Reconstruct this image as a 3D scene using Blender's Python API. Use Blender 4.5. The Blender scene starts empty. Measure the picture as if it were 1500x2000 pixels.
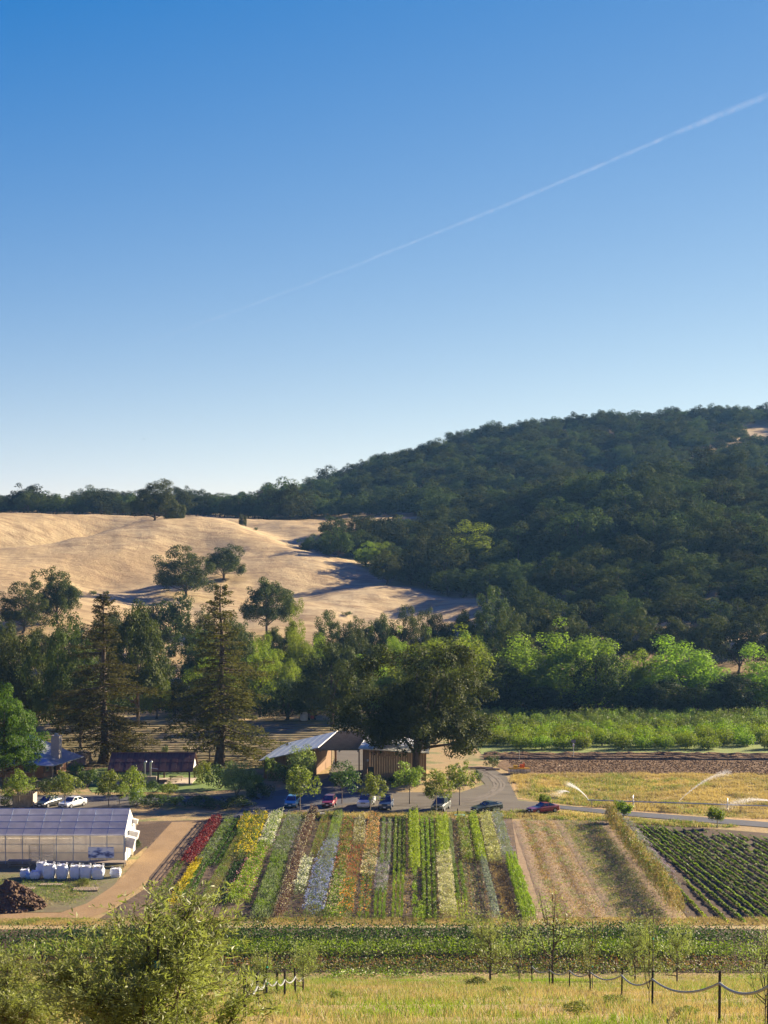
import bpy, bmesh, math, random
import numpy as np
from mathutils import Vector, Matrix

# ------------------------------------------------------------------ camera, sky, sun, exposure
random.seed(5)
RNG = np.random.default_rng(11)
scene = bpy.context.scene
COL = scene.collection
F, CX, HY, CAMZ = 3200.0, 750.0, 1095.0, 35.0     # focal length and horizon, in photo pixels (1500 wide)
SUN_EL, SUN_AZ = math.radians(21.5), math.radians(54.0)   # azimuth clockwise from +Y

cam_d = bpy.data.cameras.new('camera')
cam_d.sensor_fit = 'HORIZONTAL'; cam_d.sensor_width = 36.0
cam_d.lens = 36.0 * F / 1500.0
cam_d.shift_y = (HY - 1000.0) / 1500.0
cam_d.clip_start = 0.5; cam_d.clip_end = 90000.0
cam = bpy.data.objects.new('camera', cam_d); COL.objects.link(cam)
cam.location = (0, 0, CAMZ); cam.rotation_euler = (math.radians(90), 0, 0)
scene.camera = cam

world = bpy.data.worlds.new('World'); scene.world = world; world.use_nodes = True
wn = world.node_tree.nodes; wl = world.node_tree.links
bg = wn['Background']
sky = wn.new('ShaderNodeTexSky'); sky.sky_type = 'NISHITA'; sky.sun_disc = False
sky.sun_elevation = SUN_EL; sky.sun_rotation = SUN_AZ
sky.altitude = 200; sky.air_density = 0.7; sky.dust_density = 0.0; sky.ozone_density = 5.0
# grade of the clear sky as the photograph develops it: one gain and offset per colour, the same all over the sky
gain = wn.new('ShaderNodeVectorMath'); gain.operation = 'MULTIPLY_ADD'
gain.inputs[1].default_value = (1.90, 1.026, .391); gain.inputs[2].default_value = (-1.29, -.49, 1.90)
clampn = wn.new('ShaderNodeVectorMath'); clampn.operation = 'MAXIMUM'; clampn.inputs[1].default_value = (.1, .1, .1)
wl.new(sky.outputs['Color'], gain.inputs[0]); wl.new(gain.outputs[0], clampn.inputs[0]); wl.new(clampn.outputs[0], bg.inputs['Color']); bg.inputs['Strength'].default_value = 0.05

sun_d = bpy.data.lights.new('sun', 'SUN'); sun_d.energy = 5.0; sun_d.angle = math.radians(0.53)
sun_d.color = (1.0, 0.83, 0.59)
sun = bpy.data.objects.new('sun', sun_d); COL.objects.link(sun)
sdir = Vector((math.cos(SUN_EL) * math.sin(SUN_AZ), math.cos(SUN_EL) * math.cos(SUN_AZ), math.sin(SUN_EL)))
sun.rotation_euler = sdir.to_track_quat('Z', 'Y').to_euler()

vs = scene.view_settings
vs.view_transform = 'Standard'; vs.look = 'None'; vs.gamma = 1.0; vs.use_curve_mapping = False
vs.exposure = 1.8
scene.cycles.max_bounces = 6; scene.cycles.diffuse_bounces = 3; scene.cycles.transmission_bounces = 3
scene.cycles.transparent_max_bounces = 12; scene.cycles.volume_bounces = 1
scene.cycles.use_adaptive_sampling = True; scene.cycles.adaptive_threshold = 0.01
scene.cycles.use_denoising = True

# ------------------------------------------------------------------ helpers
def PX(px, D):                 # world X of a photo column at depth D
    return (px - CX) / F * D
def G(px, py, z=0.0):          # point of the level ground seen at a photo pixel
    D = F * (CAMZ - z) / (py - HY)
    return (PX(px, D), D, z)
def ZT(py, D):                 # height seen at a photo row at depth D
    return CAMZ - (py - HY) / F * D

def props(o, label=None, cat=None, group=None, kind=None):
    if label: o['label'] = label
    if cat: o['category'] = cat
    if group: o['group'] = group
    if kind: o['kind'] = kind
    return o

def mesh_np(name, V, faces, mats=(), midx=None, smooth=False):
    """faces: list of arrays (n,k)"""
    me = bpy.data.meshes.new(name)
    V = np.asarray(V, dtype=np.float32).reshape(-1, 3)
    if not isinstance(faces, (list, tuple)): faces = [faces]
    faces = [np.asarray(f, dtype=np.int32) for f in faces if len(f)]
    loops = np.concatenate([f.ravel() for f in faces])
    tot = np.concatenate([np.full(len(f), f.shape[1], dtype=np.int32) for f in faces])
    start = np.concatenate([[0], np.cumsum(tot)[:-1]]).astype(np.int32)
    me.vertices.add(len(V)); me.vertices.foreach_set('co', V.ravel())
    me.loops.add(len(loops)); me.loops.foreach_set('vertex_index', loops)
    me.polygons.add(len(tot)); me.polygons.foreach_set('loop_start', start); me.polygons.foreach_set('loop_total', tot)
    for m in mats: me.materials.append(m)
    if midx is not None: me.polygons.foreach_set('material_index', np.asarray(midx, dtype=np.int32))
    if smooth: me.polygons.foreach_set('use_smooth', np.ones(len(tot), dtype=bool))
    me.update(calc_edges=True)
    return me

def link(name, me, parent=None, loc=(0, 0, 0), rot=(0, 0, 0), scale=(1, 1, 1)):
    o = bpy.data.objects.new(name, me); COL.objects.link(o)
    if parent is not None: o.parent = parent
    o.location = loc; o.rotation_euler = rot; o.scale = scale
    return o

def empty(name, loc=(0, 0, 0), rz=0.0, label=None, cat=None, group=None):
    o = bpy.data.objects.new(name, None); COL.objects.link(o)
    o.empty_display_size = 0.3
    o.location = loc; o.rotation_euler = (0, 0, rz)
    return props(o, label, cat, group)

class MB:
    """collects simple solids into one mesh"""
    def __init__(s): s.v = []; s.f = []; s.n = 0
    def raw(s, V, faces):
        s.v.extend([tuple(p) for p in V]); s.f.extend([tuple(i + s.n for i in f) for f in faces]); s.n += len(V); return s
    def box(s, c, d, rz=0.0, rx=0.0, ry=0.0):
        R = Matrix.Rotation(rz, 3, 'Z') @ Matrix.Rotation(ry, 3, 'Y') @ Matrix.Rotation(rx, 3, 'X')
        V = []
        for z in (-.5, .5):
            for x, y in ((-.5, -.5), (.5, -.5), (.5, .5), (-.5, .5)):
                V.append(Vector(c) + R @ Vector((x * d[0], y * d[1], z * d[2])))
        return s.raw(V, [(3, 2, 1, 0), (4, 5, 6, 7), (0, 1, 5, 4), (1, 2, 6, 5), (2, 3, 7, 6), (3, 0, 4, 7)])
    def tube(s, pts, radii, k=6, caps=True):
        pts = [Vector(p) for p in pts]
        if not hasattr(radii, '__len__'): radii = [radii] * len(pts)
        V = []; Fs = []
        ref = None
        for i, p in enumerate(pts):
            t = (pts[min(i + 1, len(pts) - 1)] - pts[max(i - 1, 0)])
            t = t.normalized() if t.length > 1e-9 else Vector((0, 0, 1))
            if ref is None: ref = Vector((1, 0, 0)) if abs(t.x) < .8 else Vector((0, 1, 0))
            a = (ref - t * ref.dot(t)).normalized(); b = t.cross(a); ref = a
            for j in range(k):
                w = 2 * math.pi * j / k
                V.append(p + (a * math.cos(w) + b * math.sin(w)) * radii[i])
        for i in range(len(pts) - 1):
            for j in range(k):
                Fs.append((i * k + j, i * k + (j + 1) % k, (i + 1) * k + (j + 1) % k, (i + 1) * k + j))
        if caps:
            Fs.append(tuple(range(k))[::-1]); Fs.append(tuple((len(pts) - 1) * k + j for j in range(k)))
        return s.raw(V, Fs)
    def slab(s, top, th):
        """thick plate under a list of top corner points"""
        n = len(top); V = [Vector(p) for p in top] + [Vector(p) - Vector((0, 0, th)) for p in top]
        Fs = [tuple(range(n)), tuple(range(2 * n - 1, n - 1, -1))]
        for i in range(n): Fs.append((i, n + i, n + (i + 1) % n, (i + 1) % n))
        return s.raw(V, Fs)
    def mesh(s, name, mat=None, smooth=False):
        me = bpy.data.meshes.new(name); me.from_pydata([tuple(p) for p in s.v], [], s.f)
        if mat: me.materials.append(mat)
        if smooth:
            for p in me.polygons: p.use_smooth = True
        me.update(); return me
    def obj(s, name, mat, parent=None, smooth=False, **k): return link(name, s.mesh(name, mat, smooth), parent, **k)

_unit = {}
def piece(name, parent, mat, c, d, rz=0.0, rx=0.0, ry=0.0):
    """box-shaped piece sharing one mesh per material (edges a little bevelled)"""
    key = mat.name
    if key not in _unit:
        bm = bmesh.new(); bmesh.ops.create_cube(bm, size=1.0)
        me = bpy.data.meshes.new('piece_' + key); bm.to_mesh(me); bm.free(); me.materials.append(mat); _unit[key] = me
    return link(name, _unit[key], parent, c, (rx, ry, rz), d)

# ---- value noise
_tab = np.random.default_rng(3).random((256, 256))
def vnoise(x, y):
    x = np.asarray(x, float); y = np.asarray(y, float)
    xi = np.floor(x).astype(int); yi = np.floor(y).astype(int); fx = x - xi; fy = y - yi
    fx = fx * fx * (3 - 2 * fx); fy = fy * fy * (3 - 2 * fy)
    a = _tab[xi & 255, yi & 255]; b = _tab[(xi + 1) & 255, yi & 255]; c = _tab[xi & 255, (yi + 1) & 255]; d = _tab[(xi + 1) & 255, (yi + 1) & 255]
    return (a + (b - a) * fx) * (1 - fy) + (c + (d - c) * fx) * fy - 0.5
def fbm(x, y, o=4):
    s = 0; a = 1.0
    for i in range(o): s = s + a * vnoise(x * 2 ** i + 17.3 * i, y * 2 ** i + 5.1 * i); a *= .5
    return s

# ---- materials
M = {}
def nt(name):
    m = bpy.data.materials.new(name); m.use_nodes = True; t = m.node_tree
    for n in list(t.nodes): t.nodes.remove(n)
    out = t.nodes.new('ShaderNodeOutputMaterial'); return m, t, out
def noise(t, vec, scale, detail=3, rough=.55, stretch=None):
    if stretch:
        mp = t.nodes.new('ShaderNodeMapping'); mp.inputs['Scale'].default_value = stretch
        t.links.new(vec, mp.inputs['Vector']); vec = mp.outputs['Vector']
    n = t.nodes.new('ShaderNodeTexNoise'); n.inputs['Scale'].default_value = scale; n.inputs['Detail'].default_value = detail
    n.inputs['Roughness'].default_value = rough
    t.links.new(vec, n.inputs['Vector']); return n.outputs['Fac']
def ramp(t, fac, stops):
    r = t.nodes.new('ShaderNodeValToRGB'); e = r.color_ramp.elements
    while len(e) > 1: e.remove(e[0])
    e[0].position = stops[0][0]; e[0].color = (*stops[0][1], 1)
    for p, c in stops[1:]:
        k = e.new(p); k.color = (*c, 1)
    t.links.new(fac, r.inputs['Fac']); return r.outputs['Color']
def mixc(t, fac, a, b, mode='MIX'):
    n = t.nodes.new('ShaderNodeMix'); n.data_type = 'RGBA'; n.blend_type = mode
    if hasattr(fac, 'links'): t.links.new(fac, n.inputs[0])
    else: n.inputs[0].default_value = fac
    for v, i in ((a, 6), (b, 7)):
        if hasattr(v, 'links'): t.links.new(v, n.inputs[i])
        else: n.inputs[i].default_value = (*v, 1)
    return n.outputs[2]
def hsv(t, col, hfac=None, h=.04, v=.5):
    """shift hue and value by a 0..1 factor"""
    n = t.nodes.new('ShaderNodeHueSaturation'); t.links.new(col, n.inputs['Color'])
    a = t.nodes.new('ShaderNodeMapRange'); a.inputs[3].default_value = .5 - h; a.inputs[4].default_value = .5 + h
    b = t.nodes.new('ShaderNodeMapRange'); b.inputs[3].default_value = 1 - v; b.inputs[4].default_value = 1 + v
    t.links.new(hfac, a.inputs[0]); t.links.new(hfac, b.inputs[0])
    t.links.new(a.outputs[0], n.inputs['Hue']); t.links.new(b.outputs[0], n.inputs['Value']); return n.outputs['Color']
def bsdf(t, out, col, rough=.8, metal=0.0, spec=.3, bump=None, bstr=.4, bdist=.1):
    p = t.nodes.new('ShaderNodeBsdfPrincipled')
    if hasattr(col, 'links'): t.links.new(col, p.inputs['Base Color'])
    else: p.inputs['Base Color'].default_value = (*col, 1)
    p.inputs['Roughness'].default_value = rough; p.inputs['Metallic'].default_value = metal
    p.inputs['Specular IOR Level'].default_value = spec
    if bump is not None:
        b = t.nodes.new('ShaderNodeBump'); b.inputs['Strength'].default_value = bstr; b.inputs['Distance'].default_value = bdist
        t.links.new(bump, b.inputs['Height']); t.links.new(b.outputs['Normal'], p.inputs['Normal'])
    t.links.new(p.outputs[0], out.inputs['Surface']); return p
def pos(t): return t.nodes.new('ShaderNodeNewGeometry').outputs['Position']
def ocoord(t): return t.nodes.new('ShaderNodeTexCoord').outputs['Object']

def surf(name, stops, scale=1.0, rough=.85, fine=None, metal=0.0, spec=.25, bstr=.3, bdist=.05, world=True, stretch=None, detail=4):
    m, t, out = nt(name); v = pos(t) if world else ocoord(t)
    f = noise(t, v, scale, detail, .6, stretch)
    col = ramp(t, f, stops)
    g = noise(t, v, fine or scale * 7, 3, .6, stretch)
    col = hsv(t, col, g, .01, .28)
    bsdf(t, out, col, rough, metal, spec, g, bstr, bdist)
    M[name] = m; return m

def leafmat(name, c1, c2, trans=.38, clump=.35, tcol=1.25, spec=.25, rough=.55, rnd=.25, hue=.02):
    m, t, out = nt(name); v = ocoord(t)
    f = noise(t, v, clump, 2); col = ramp(t, f, [(.32, c1), (.68, c2)])
    g = noise(t, v, 3.1, 1); col = hsv(t, col, g, .012, .35)
    oi = t.nodes.new('ShaderNodeObjectInfo'); col = hsv(t, col, oi.outputs['Random'], hue, rnd)
    p = t.nodes.new('ShaderNodeBsdfPrincipled'); t.links.new(col, p.inputs['Base Color'])
    p.inputs['Roughness'].default_value = rough; p.inputs['Specular IOR Level'].default_value = spec
    tr = t.nodes.new('ShaderNodeBsdfTranslucent')
    tc = mixc(t, 1.0, col, (tcol * 1.0, tcol * 1.05, tcol * .6), 'MULTIPLY'); t.links.new(tc, tr.inputs['Color'])
    mx = t.nodes.new('ShaderNodeMixShader'); mx.inputs[0].default_value = trans
    t.links.new(p.outputs[0], mx.inputs[1]); t.links.new(tr.outputs[0], mx.inputs[2]); t.links.new(mx.outputs[0], out.inputs['Surface'])
    M[name] = m; return m

def flat(name, col, rough=.6, metal=0.0, spec=.4, var=.25, scale=3.0):
    m, t, out = nt(name); g = noise(t, ocoord(t), scale, 3)
    c = t.nodes.new('ShaderNodeRGB'); c.outputs[0].default_value = (*col, 1)
    bsdf(t, out, hsv(t, c.outputs[0], g, .006, var), rough, metal, spec); M[name] = m; return m

# ------------------------------------------------------------------ terrain
COLS = [-900, 0, 150, 300, 450, 600, 750, 900, 1050, 1200, 1350, 1500, 2400]
_T = {
 -900: [(400,0),(440,6),(480,18),(520,27),(570,35),(620,40),(700,54),(740,57),(800,57),(900,62),(1100,65),(1400,60),(2200,40)],
 0:    [(400,0),(440,6),(480,18),(520,26),(570,33.5),(620,38),(700,53),(740,57),(800,57),(900,62),(1100,65),(1400,60),(2200,40)],
 150:  [(400,0),(440,6),(480,16),(520,21),(560,28),(600,35),(640,42),(690,52),(735,56),(800,57),(900,64),(1100,66),(1400,60),(2200,40)],
 300:  [(400,0),(440,5),(480,13),(520,17),(560,22.7),(600,32),(640,43),(680,52),(720,54.5),(760,55),(850,58),(950,66),(1100,66),(1400,60),(2200,40)],
 450:  [(400,0),(440,4),(480,11),(520,16),(560,21),(590,28),(640,39),(700,50),(740,53.5),(800,55),(900,60),(1000,66),(1200,62),(1400,60),(2200,40)],
 600:  [(400,0),(440,3),(480,8),(520,15),(560,20),(600,28),(640,36),(700,47),(760,54),(850,56),(950,70),(1050,76),(1200,70),(1400,60),(2200,40)],
 750:  [(400,0),(440,2),(480,8),(520,13),(560,19),(600,26),(640,31),(700,42),(780,55),(850,58),(950,76),(1060,94),(1250,92),(1500,70),(2200,40)],
 900:  [(400,0),(440,2),(480,8),(520,13),(560,17.5),(600,22),(650,28),(700,38),(780,54),(850,60),(1000,93),(1130,115),(1250,112),(1600,80),(2200,40)],
 1050: [(400,0),(440,2.5),(480,9),(520,15),(560,21),(600,27),(650,35),(700,46),(760,60),(820,58),(880,67),(1000,98),(1150,125),(1280,121),(1700,80),(2200,40)],
 1200: [(400,0),(440,3),(480,12),(550,26),(600,33),(650,46),(750,65),(820,59),(880,68),(1000,101),(1150,132),(1280,128),(1800,80),(2400,40)],
 1350: [(400,0),(440,3),(480,12),(550,27),(600,35),(650,47),(750,66),(820,60),(880,69),(1000,103),(1150,136),(1280,132),(1800,90),(2400,40)],
 1500: [(400,0),(440,3),(480,12),(550,27),(600,35),(650,48),(750,67),(820,61),(880,70),(1000,103),(1150,134),(1280,130),(1800,90),(2400,40)],
 2400: [(400,0),(440,3),(480,12),(550,27),(600,35),(650,48),(750,67),(820,61),(880,70),(1000,102),(1150,130),(1280,126),(1800,90),(2400,40)],
}
_DG = np.arange(380, 2601, 5.0); _CG = np.arange(-900, 2401, 25.0)
_tmp = np.stack([np.interp(_DG, [a for a, b in _T[c]], [b for a, b in _T[c]]) for c in COLS])
_H = np.stack([np.interp(_CG, COLS, _tmp[:, j]) for j in range(len(_DG))], axis=1)
def _smooth(A, k, ax):
    w = np.exp(-.5 * (np.arange(-3 * k, 3 * k + 1) / k) ** 2); w /= w.sum()
    P = np.pad(A, [(3 * k, 3 * k) if i == ax else (0, 0) for i in range(2)], mode='edge')
    return np.apply_along_axis(lambda r: np.convolve(r, w, 'valid'), ax, P)
_H = _smooth(_smooth(_H, 2, 1), 2, 0)
# gullies and spurs of the dry hill: (column, depth) polylines with half width in metres and height
_FE = [([(-350, 640), (0, 672), (110, 694), (225, 722)], 18, -22.0),      # gully behind the knoll
       ([(40, 622), (110, 640), (190, 668), (250, 695)], 15, 1.0),           # knoll crest
       ([(255, 700), (330, 675), (390, 645)], 20, 0.5),
       ([(430, 700), (520, 660), (620, 625)], 20, 2.5),
       ([(470, 735), (540, 700), (620, 668)], 10, -4.0),
       ([(180, 575), (300, 605), (390, 640)], 12, -5.0),
       ([(600, 545), (750, 575), (900, 560)], 14, 3.0),
       ([(540, 565), (640, 590), (700, 612)], 9, -2.5)]
def gz(X, Y):
    X = np.asarray(X, float); Y = np.asarray(Y, float)
    Ys = np.maximum(Y, 1.0)
    c = np.clip(X / Ys * F + CX, -899, 2399); d = np.clip(Ys, 380, 2599)
    ci = (c + 900) / 25.0; di = (d - 380) / 5.0
    i = np.clip(ci.astype(int), 0, _H.shape[0] - 2); j = np.clip(di.astype(int), 0, _H.shape[1] - 2); fc = ci - i; fd = di - j
    z = (_H[i, j] * (1 - fc) + _H[i + 1, j] * fc) * (1 - fd) + (_H[i, j + 1] * (1 - fc) + _H[i + 1, j + 1] * fc) * fd
    for pl, w, h in _FE:
        best = np.full(X.shape, 1e9)
        for (c0, d0), (c1, d1) in zip(pl[:-1], pl[1:]):
            ax, ay, bx, by = PX(c0, d0), d0, PX(c1, d1), d1
            tt = np.clip(((X - ax) * (bx - ax) + (Y - ay) * (by - ay)) / ((bx - ax) ** 2 + (by - ay) ** 2), 0, 1)
            best = np.minimum(best, np.hypot(X - ax - tt * (bx - ax), Y - ay - tt * (by - ay)))
        z = z + h * np.exp(-.5 * (best / w) ** 2)
    amp = np.clip((Ys - 430) / 80, 0, 1)
    z = z + amp * (1.7 * fbm(X / 44 + 3, Y / 50, 2) + .7 * fbm(X / 9, Y / 14 + 8, 3))
    s = 33.2 - .243 * Y
    near = np.where(s > 1.5, s, np.where(s < -1.5, 0, (s + 1.5) ** 2 / 6))
    near = near + np.where(Y < 143, .25 * fbm(X / 6, Y / 6, 3) * np.clip((143 - Y) / 10, 0, 1), 0)
    return np.where(Y < 200, near, z * np.clip((Ys - 385) / 30, 0, 1))
def gz1(x, y): return float(gz(np.array([x]), np.array([y]))[0])
# ------------------------------------------------------------------ ground materials
surf('dry_grass', [(.25, (0.270, 0.180, 0.075)), (.5, (0.315, 0.225, 0.098)), (.62, (0.165, 0.165, 0.053)), (.8, (0.098, 0.128, 0.030))], .22, .9, 2.5, bstr=.6, bdist=.2)
def hillmat():
    m, t, out = nt('hill_grass'); v = pos(t)
    a = noise(t, v, .018, 4); b = noise(t, v, .09, 5, .7, (1, 3.2, 1)); c = noise(t, v, .7, 4, .65, (1, 2.6, 1))
    col = ramp(t, a, [(.3, (.31, .22, .115)), (.5, (.455, .345, .185)), (.7, (.51, .405, .235))])
    col = mixc(t, ramp(t, b, [(.42, (0, 0, 0)), (.66, (.9, .9, .9))]), col, (.25, .17, .095))
    col = hsv(t, col, c, .008, .28)
    n = t.nodes.new('ShaderNodeMath'); n.operation = 'MULTIPLY_ADD'; n.inputs[1].default_value = .5
    t.links.new(b, n.inputs[0]); t.links.new(c, n.inputs[2])
    bsdf(t, out, col, .95, 0, .1, n.outputs[0], .6, .9); M['hill_grass'] = m
hillmat()
surf('hay', [(.3, (0.270, 0.195, 0.088)), (.6, (0.338, 0.249, 0.115)), (.8, (0.230, 0.176, 0.075))], .12, .95, 1.6, bstr=.8, bdist=.2, stretch=(1, 3.5, 1))
surf('lawn', [(.3, (.10, .16, .03)), (.7, (.16, .22, .05))], .4, .9, 3)
surf('orchard_grass', [(.3, (0.136, 0.178, 0.034)), (.6, (0.187, 0.230, 0.051)), (.8, (0.255, 0.230, 0.085))], .3, .9, 2.5, bstr=.6, bdist=.15)
surf('plowed', [(.3, (0.125, 0.073, 0.036)), (.55, (0.179, 0.108, 0.052)), (.8, (0.239, 0.147, 0.066))], .5, .95, 2.2, bstr=1.0, bdist=.35, stretch=(1, 2.5, 1))
surf('meadow', [(.25, (0.377, 0.242, 0.099)), (.5, (0.430, 0.289, 0.126)), (.62, (0.305, 0.242, 0.080)), (.8, (0.224, 0.218, 0.060))], .09, .95, 2.0, bstr=.7, bdist=.2, stretch=(1, 2.5, 1))
surf('gravel', [(.3, (0.087, 0.074, 0.058)), (.55, (0.115, 0.100, 0.076)), (.8, (0.142, 0.122, 0.091))], .18, .9, 5, bstr=.4, bdist=.04, stretch=(1, 1.8, 1))
surf('asphalt', [(.3, (0.068, 0.071, 0.078)), (.7, (0.095, 0.098, 0.105))], .3, .75, 9, bstr=.3, bdist=.02)
surf('plot_soil', [(.3, (0.054, 0.036, 0.023)), (.5, (0.092, 0.060, 0.037)), (.72, (0.173, 0.115, 0.064))], .55, .95, 3.2, bstr=.8, bdist=.1)
surf('bare_tan', [(.3, (0.188, 0.128, 0.075)), (.55, (0.270, 0.188, 0.109)), (.8, (0.203, 0.165, 0.075))], .3, .95, 2.8, bstr=.7, bdist=.12)
surf('dark_soil', [(.3, (0.049, 0.030, 0.018)), (.7, (0.093, 0.057, 0.032))], .5, .95, 4, bstr=.8, bdist=.1)
surf('sand', [(.3, (0.223, 0.142, 0.065)), (.6, (0.269, 0.177, 0.085)), (.8, (0.207, 0.142, 0.069))], .35, .95, 4, bstr=.5, bdist=.06, stretch=(1.5, .6, 1))
surf('straw', [(.3, (0.315, 0.225, 0.098)), (.6, (0.375, 0.277, 0.128)), (.75, (0.165, 0.165, 0.053))], .4, .95, 4, bstr=.7, bdist=.1)
surf('yard', [(.25, (0.115, 0.129, 0.038)), (.5, (0.144, 0.125, 0.064)), (.75, (0.108, 0.084, 0.048))], .35, .95, 3, bstr=.6, bdist=.08)

# ------------------------------------------------------------------ ground and hills
def axis(parts):
    out = []
    for a, b, s in parts: out.extend(np.arange(a, b, s))
    return np.array(out)
def gridmesh(name, X, Y, Z, mat):
    r, c = X.shape; V = np.stack([X, Y, Z], -1).reshape(-1, 3)
    i = np.arange(r * c).reshape(r, c)
    Fq = np.stack([i[:-1, :-1], i[:-1, 1:], i[1:, 1:], i[1:, :-1]], -1).reshape(-1, 4)
    return link(name, mesh_np(name, V, Fq, [mat], None, True))
xs = axis([(-2600, -300, 120), (-300, -60, 20), (-60, 60, 1.5), (60, 300, 20), (300, 2601, 120)])
ys = axis([(-300, -10, 30), (-10, 20, 3), (20, 150, 1.3), (150, 396, 12)])
ys[-1] = 396
Yg, Xg = np.meshgrid(ys, xs, indexing='ij')
o = gridmesh('ground', Xg, Yg, gz(Xg, Yg), M['dry_grass'])
props(o, 'dry and green grass ground of the slope and valley floor', None, None, 'structure')
us = axis([(-2600, -200, 120), (-200, 1650, 4.0), (1650, 4200, 120)])
ds = axis([(393, 820, 2.4), (820, 1500, 10), (1500, 2601, 60)])
Dg, Ug = np.meshgrid(ds, us, indexing='ij')
Xh = PX(Ug, Dg); o = gridmesh('hills', Xh, Dg, gz(Xh, Dg) - .02, M['hill_grass'])
props(o, 'rolling hills of dry golden grass behind the farm', None, None, 'structure')

def sheet(name, poly, z, mat, label):
    P = [G(px, py) for px, py in poly]
    me = bpy.data.meshes.new(name); me.from_pydata([(x, y, z) for x, y, _ in P], [], [list(range(len(P)))])
    me.materials.append(M[mat]); me.update()
    if me.polygons[0].normal.z < 0: me.flip_normals()
    return props(link(name, me), label, None, None, 'structure')

sheet('hay_field', [(-400, 1408), (300, 1402), (560, 1402), (690, 1404), (712, 1440), (705, 1470), (560, 1490), (430, 1502), (180, 1502), (-400, 1500)], .02, 'hay', 'mown tan hay field behind the barns')
sheet('back_lane', [(520, 1424), (560, 1414), (720, 1412), (760, 1422), (700, 1428), (640, 1424), (540, 1430)], .035, 'asphalt', 'shaded grey track behind the barn')
sheet('lawn', [(150, 1508), (200, 1500), (430, 1500), (520, 1520), (500, 1540), (380, 1547), (180, 1548)], .035, 'lawn', 'green lawn around the open pavilion')
sheet('orchard_floor', [(915, 1396), (1900, 1404), (1900, 1476), (940, 1473), (900, 1430)], .02, 'orchard_grass', 'bright green grass under the orchard trees')
sheet('trellis_ground', [(940, 1472.8), (1900, 1476), (1900, 1487), (960, 1484)], .03, 'bare_tan', 'dry strip with low ridges in front of the orchard')
sheet('plowed_field', [(985, 1484), (1900, 1487), (1900, 1517), (1040, 1512), (990, 1506), (965, 1494)], .045, 'plowed', 'brown ploughed strip of field')
sheet('meadow', [(1000, 1511), (1900, 1516), (1900, 1640), (1500, 1606), (1200, 1583), (1075, 1571), (1010, 1560), (1000, 1535)], .02, 'meadow', 'golden dry meadow watered by the sprinklers')
sheet('gravel_lot', [(455, 1601), (520, 1590), (640, 1586), (800, 1587), (1000, 1584), (1075, 1581), (1075, 1570), (1012, 1564), (1000, 1540), (990, 1518), (965, 1503), (930, 1502), (935, 1520), (948, 1532), (900, 1548), (700, 1548), (708, 1520), (712, 1500), (712, 1455), (690, 1430), (650, 1430), (655, 1480), (640, 1520), (600, 1535), (520, 1548), (480, 1556), (230, 1553), (-300, 1552), (-300, 1584), (60, 1584), (230, 1580), (300, 1567), (480, 1568), (470, 1582)], .05, 'gravel', 'gravel car park and farm lane')
sheet('lane', [(1060, 1570.5), (1200, 1583.5), (1500, 1606.5), (1900, 1638), (1900, 1655), (1500, 1617), (1200, 1592), (1075, 1578)], .065, 'asphalt', 'narrow grey asphalt lane leading right')
sheet('asphalt_patch', [(440, 1602), (470, 1586), (480, 1570), (330, 1566.5), (120, 1563), (-300, 1562), (-300, 1556), (230, 1556), (470, 1558), (640, 1552), (760, 1558), (640, 1578), (540, 1588), (500, 1599)], .065, 'asphalt', 'grey asphalt drive in the shade of the oak')
sheet('flower_plot', [(270, 1605), (560, 1597), (1000, 1598), (1015, 1700), (1048, 1797), (560, 1797), (190, 1797), (285, 1735), (300, 1690)], .02, 'plot_soil', 'brown soil of the flower plot')
sheet('fallow_plot', [(1000, 1603), (1100, 1603), (1190, 1604), (1260, 1690), (1335, 1796), (1048, 1797), (1015, 1700)], .03, 'bare_tan', 'tan fallow plot between the flowers and the hedge')
sheet('vegetable_plot', [(1196, 1606), (1380, 1618), (1900, 1660), (1900, 1812), (1500, 1800), (1345, 1795)], .03, 'dark_soil', 'dark tilled soil of the vegetable plot')
sheet('dirt_path', [(336, 1606), (386, 1605), (345, 1650), (283, 1724), (215, 1778), (160, 1800), (-300, 1805), (-300, 1785), (120, 1783), (170, 1765), (222, 1730)], .045, 'sand', 'sandy dirt path beside the greenhouse')
sheet('yard', [(-300, 1688), (245, 1686), (225, 1728), (172, 1764), (120, 1782), (-300, 1784)], .03, 'yard', 'patchy yard in front of the greenhouse')
sheet('side_soil', [(268, 1612), (334, 1607), (290, 1650), (262, 1672)], .035, 'dark_soil', 'small dark tilled strip beside the greenhouse')
sheet('straw_strip', [(-300, 1806), (160, 1801), (560, 1798), (1340, 1798), (1900, 1815), (1900, 1826), (1340, 1813), (560, 1813), (-300, 1818)], .05, 'straw', 'dry straw strip below the flower plot')
sheet('crop_soil', [(-300, 1818), (560, 1812), (1340, 1812), (1900, 1824), (1900, 1874), (-300, 1874)], .035, 'dark_soil', 'dark soil under the long crop rows')
# the crop rows continue on the gently rising foot of the slope
xs2 = np.arange(-60, 60.1, 1.5); ys2 = np.arange(138.4, 144.4, 1.0)
Y2, X2 = np.meshgrid(ys2, xs2, indexing='ij')
props(gridmesh('crop_soil_foot', X2, Y2, gz(X2, Y2) + .05, M['dark_soil']), 'dark tilled soil at the foot of the slope', None, None, 'structure')

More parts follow.
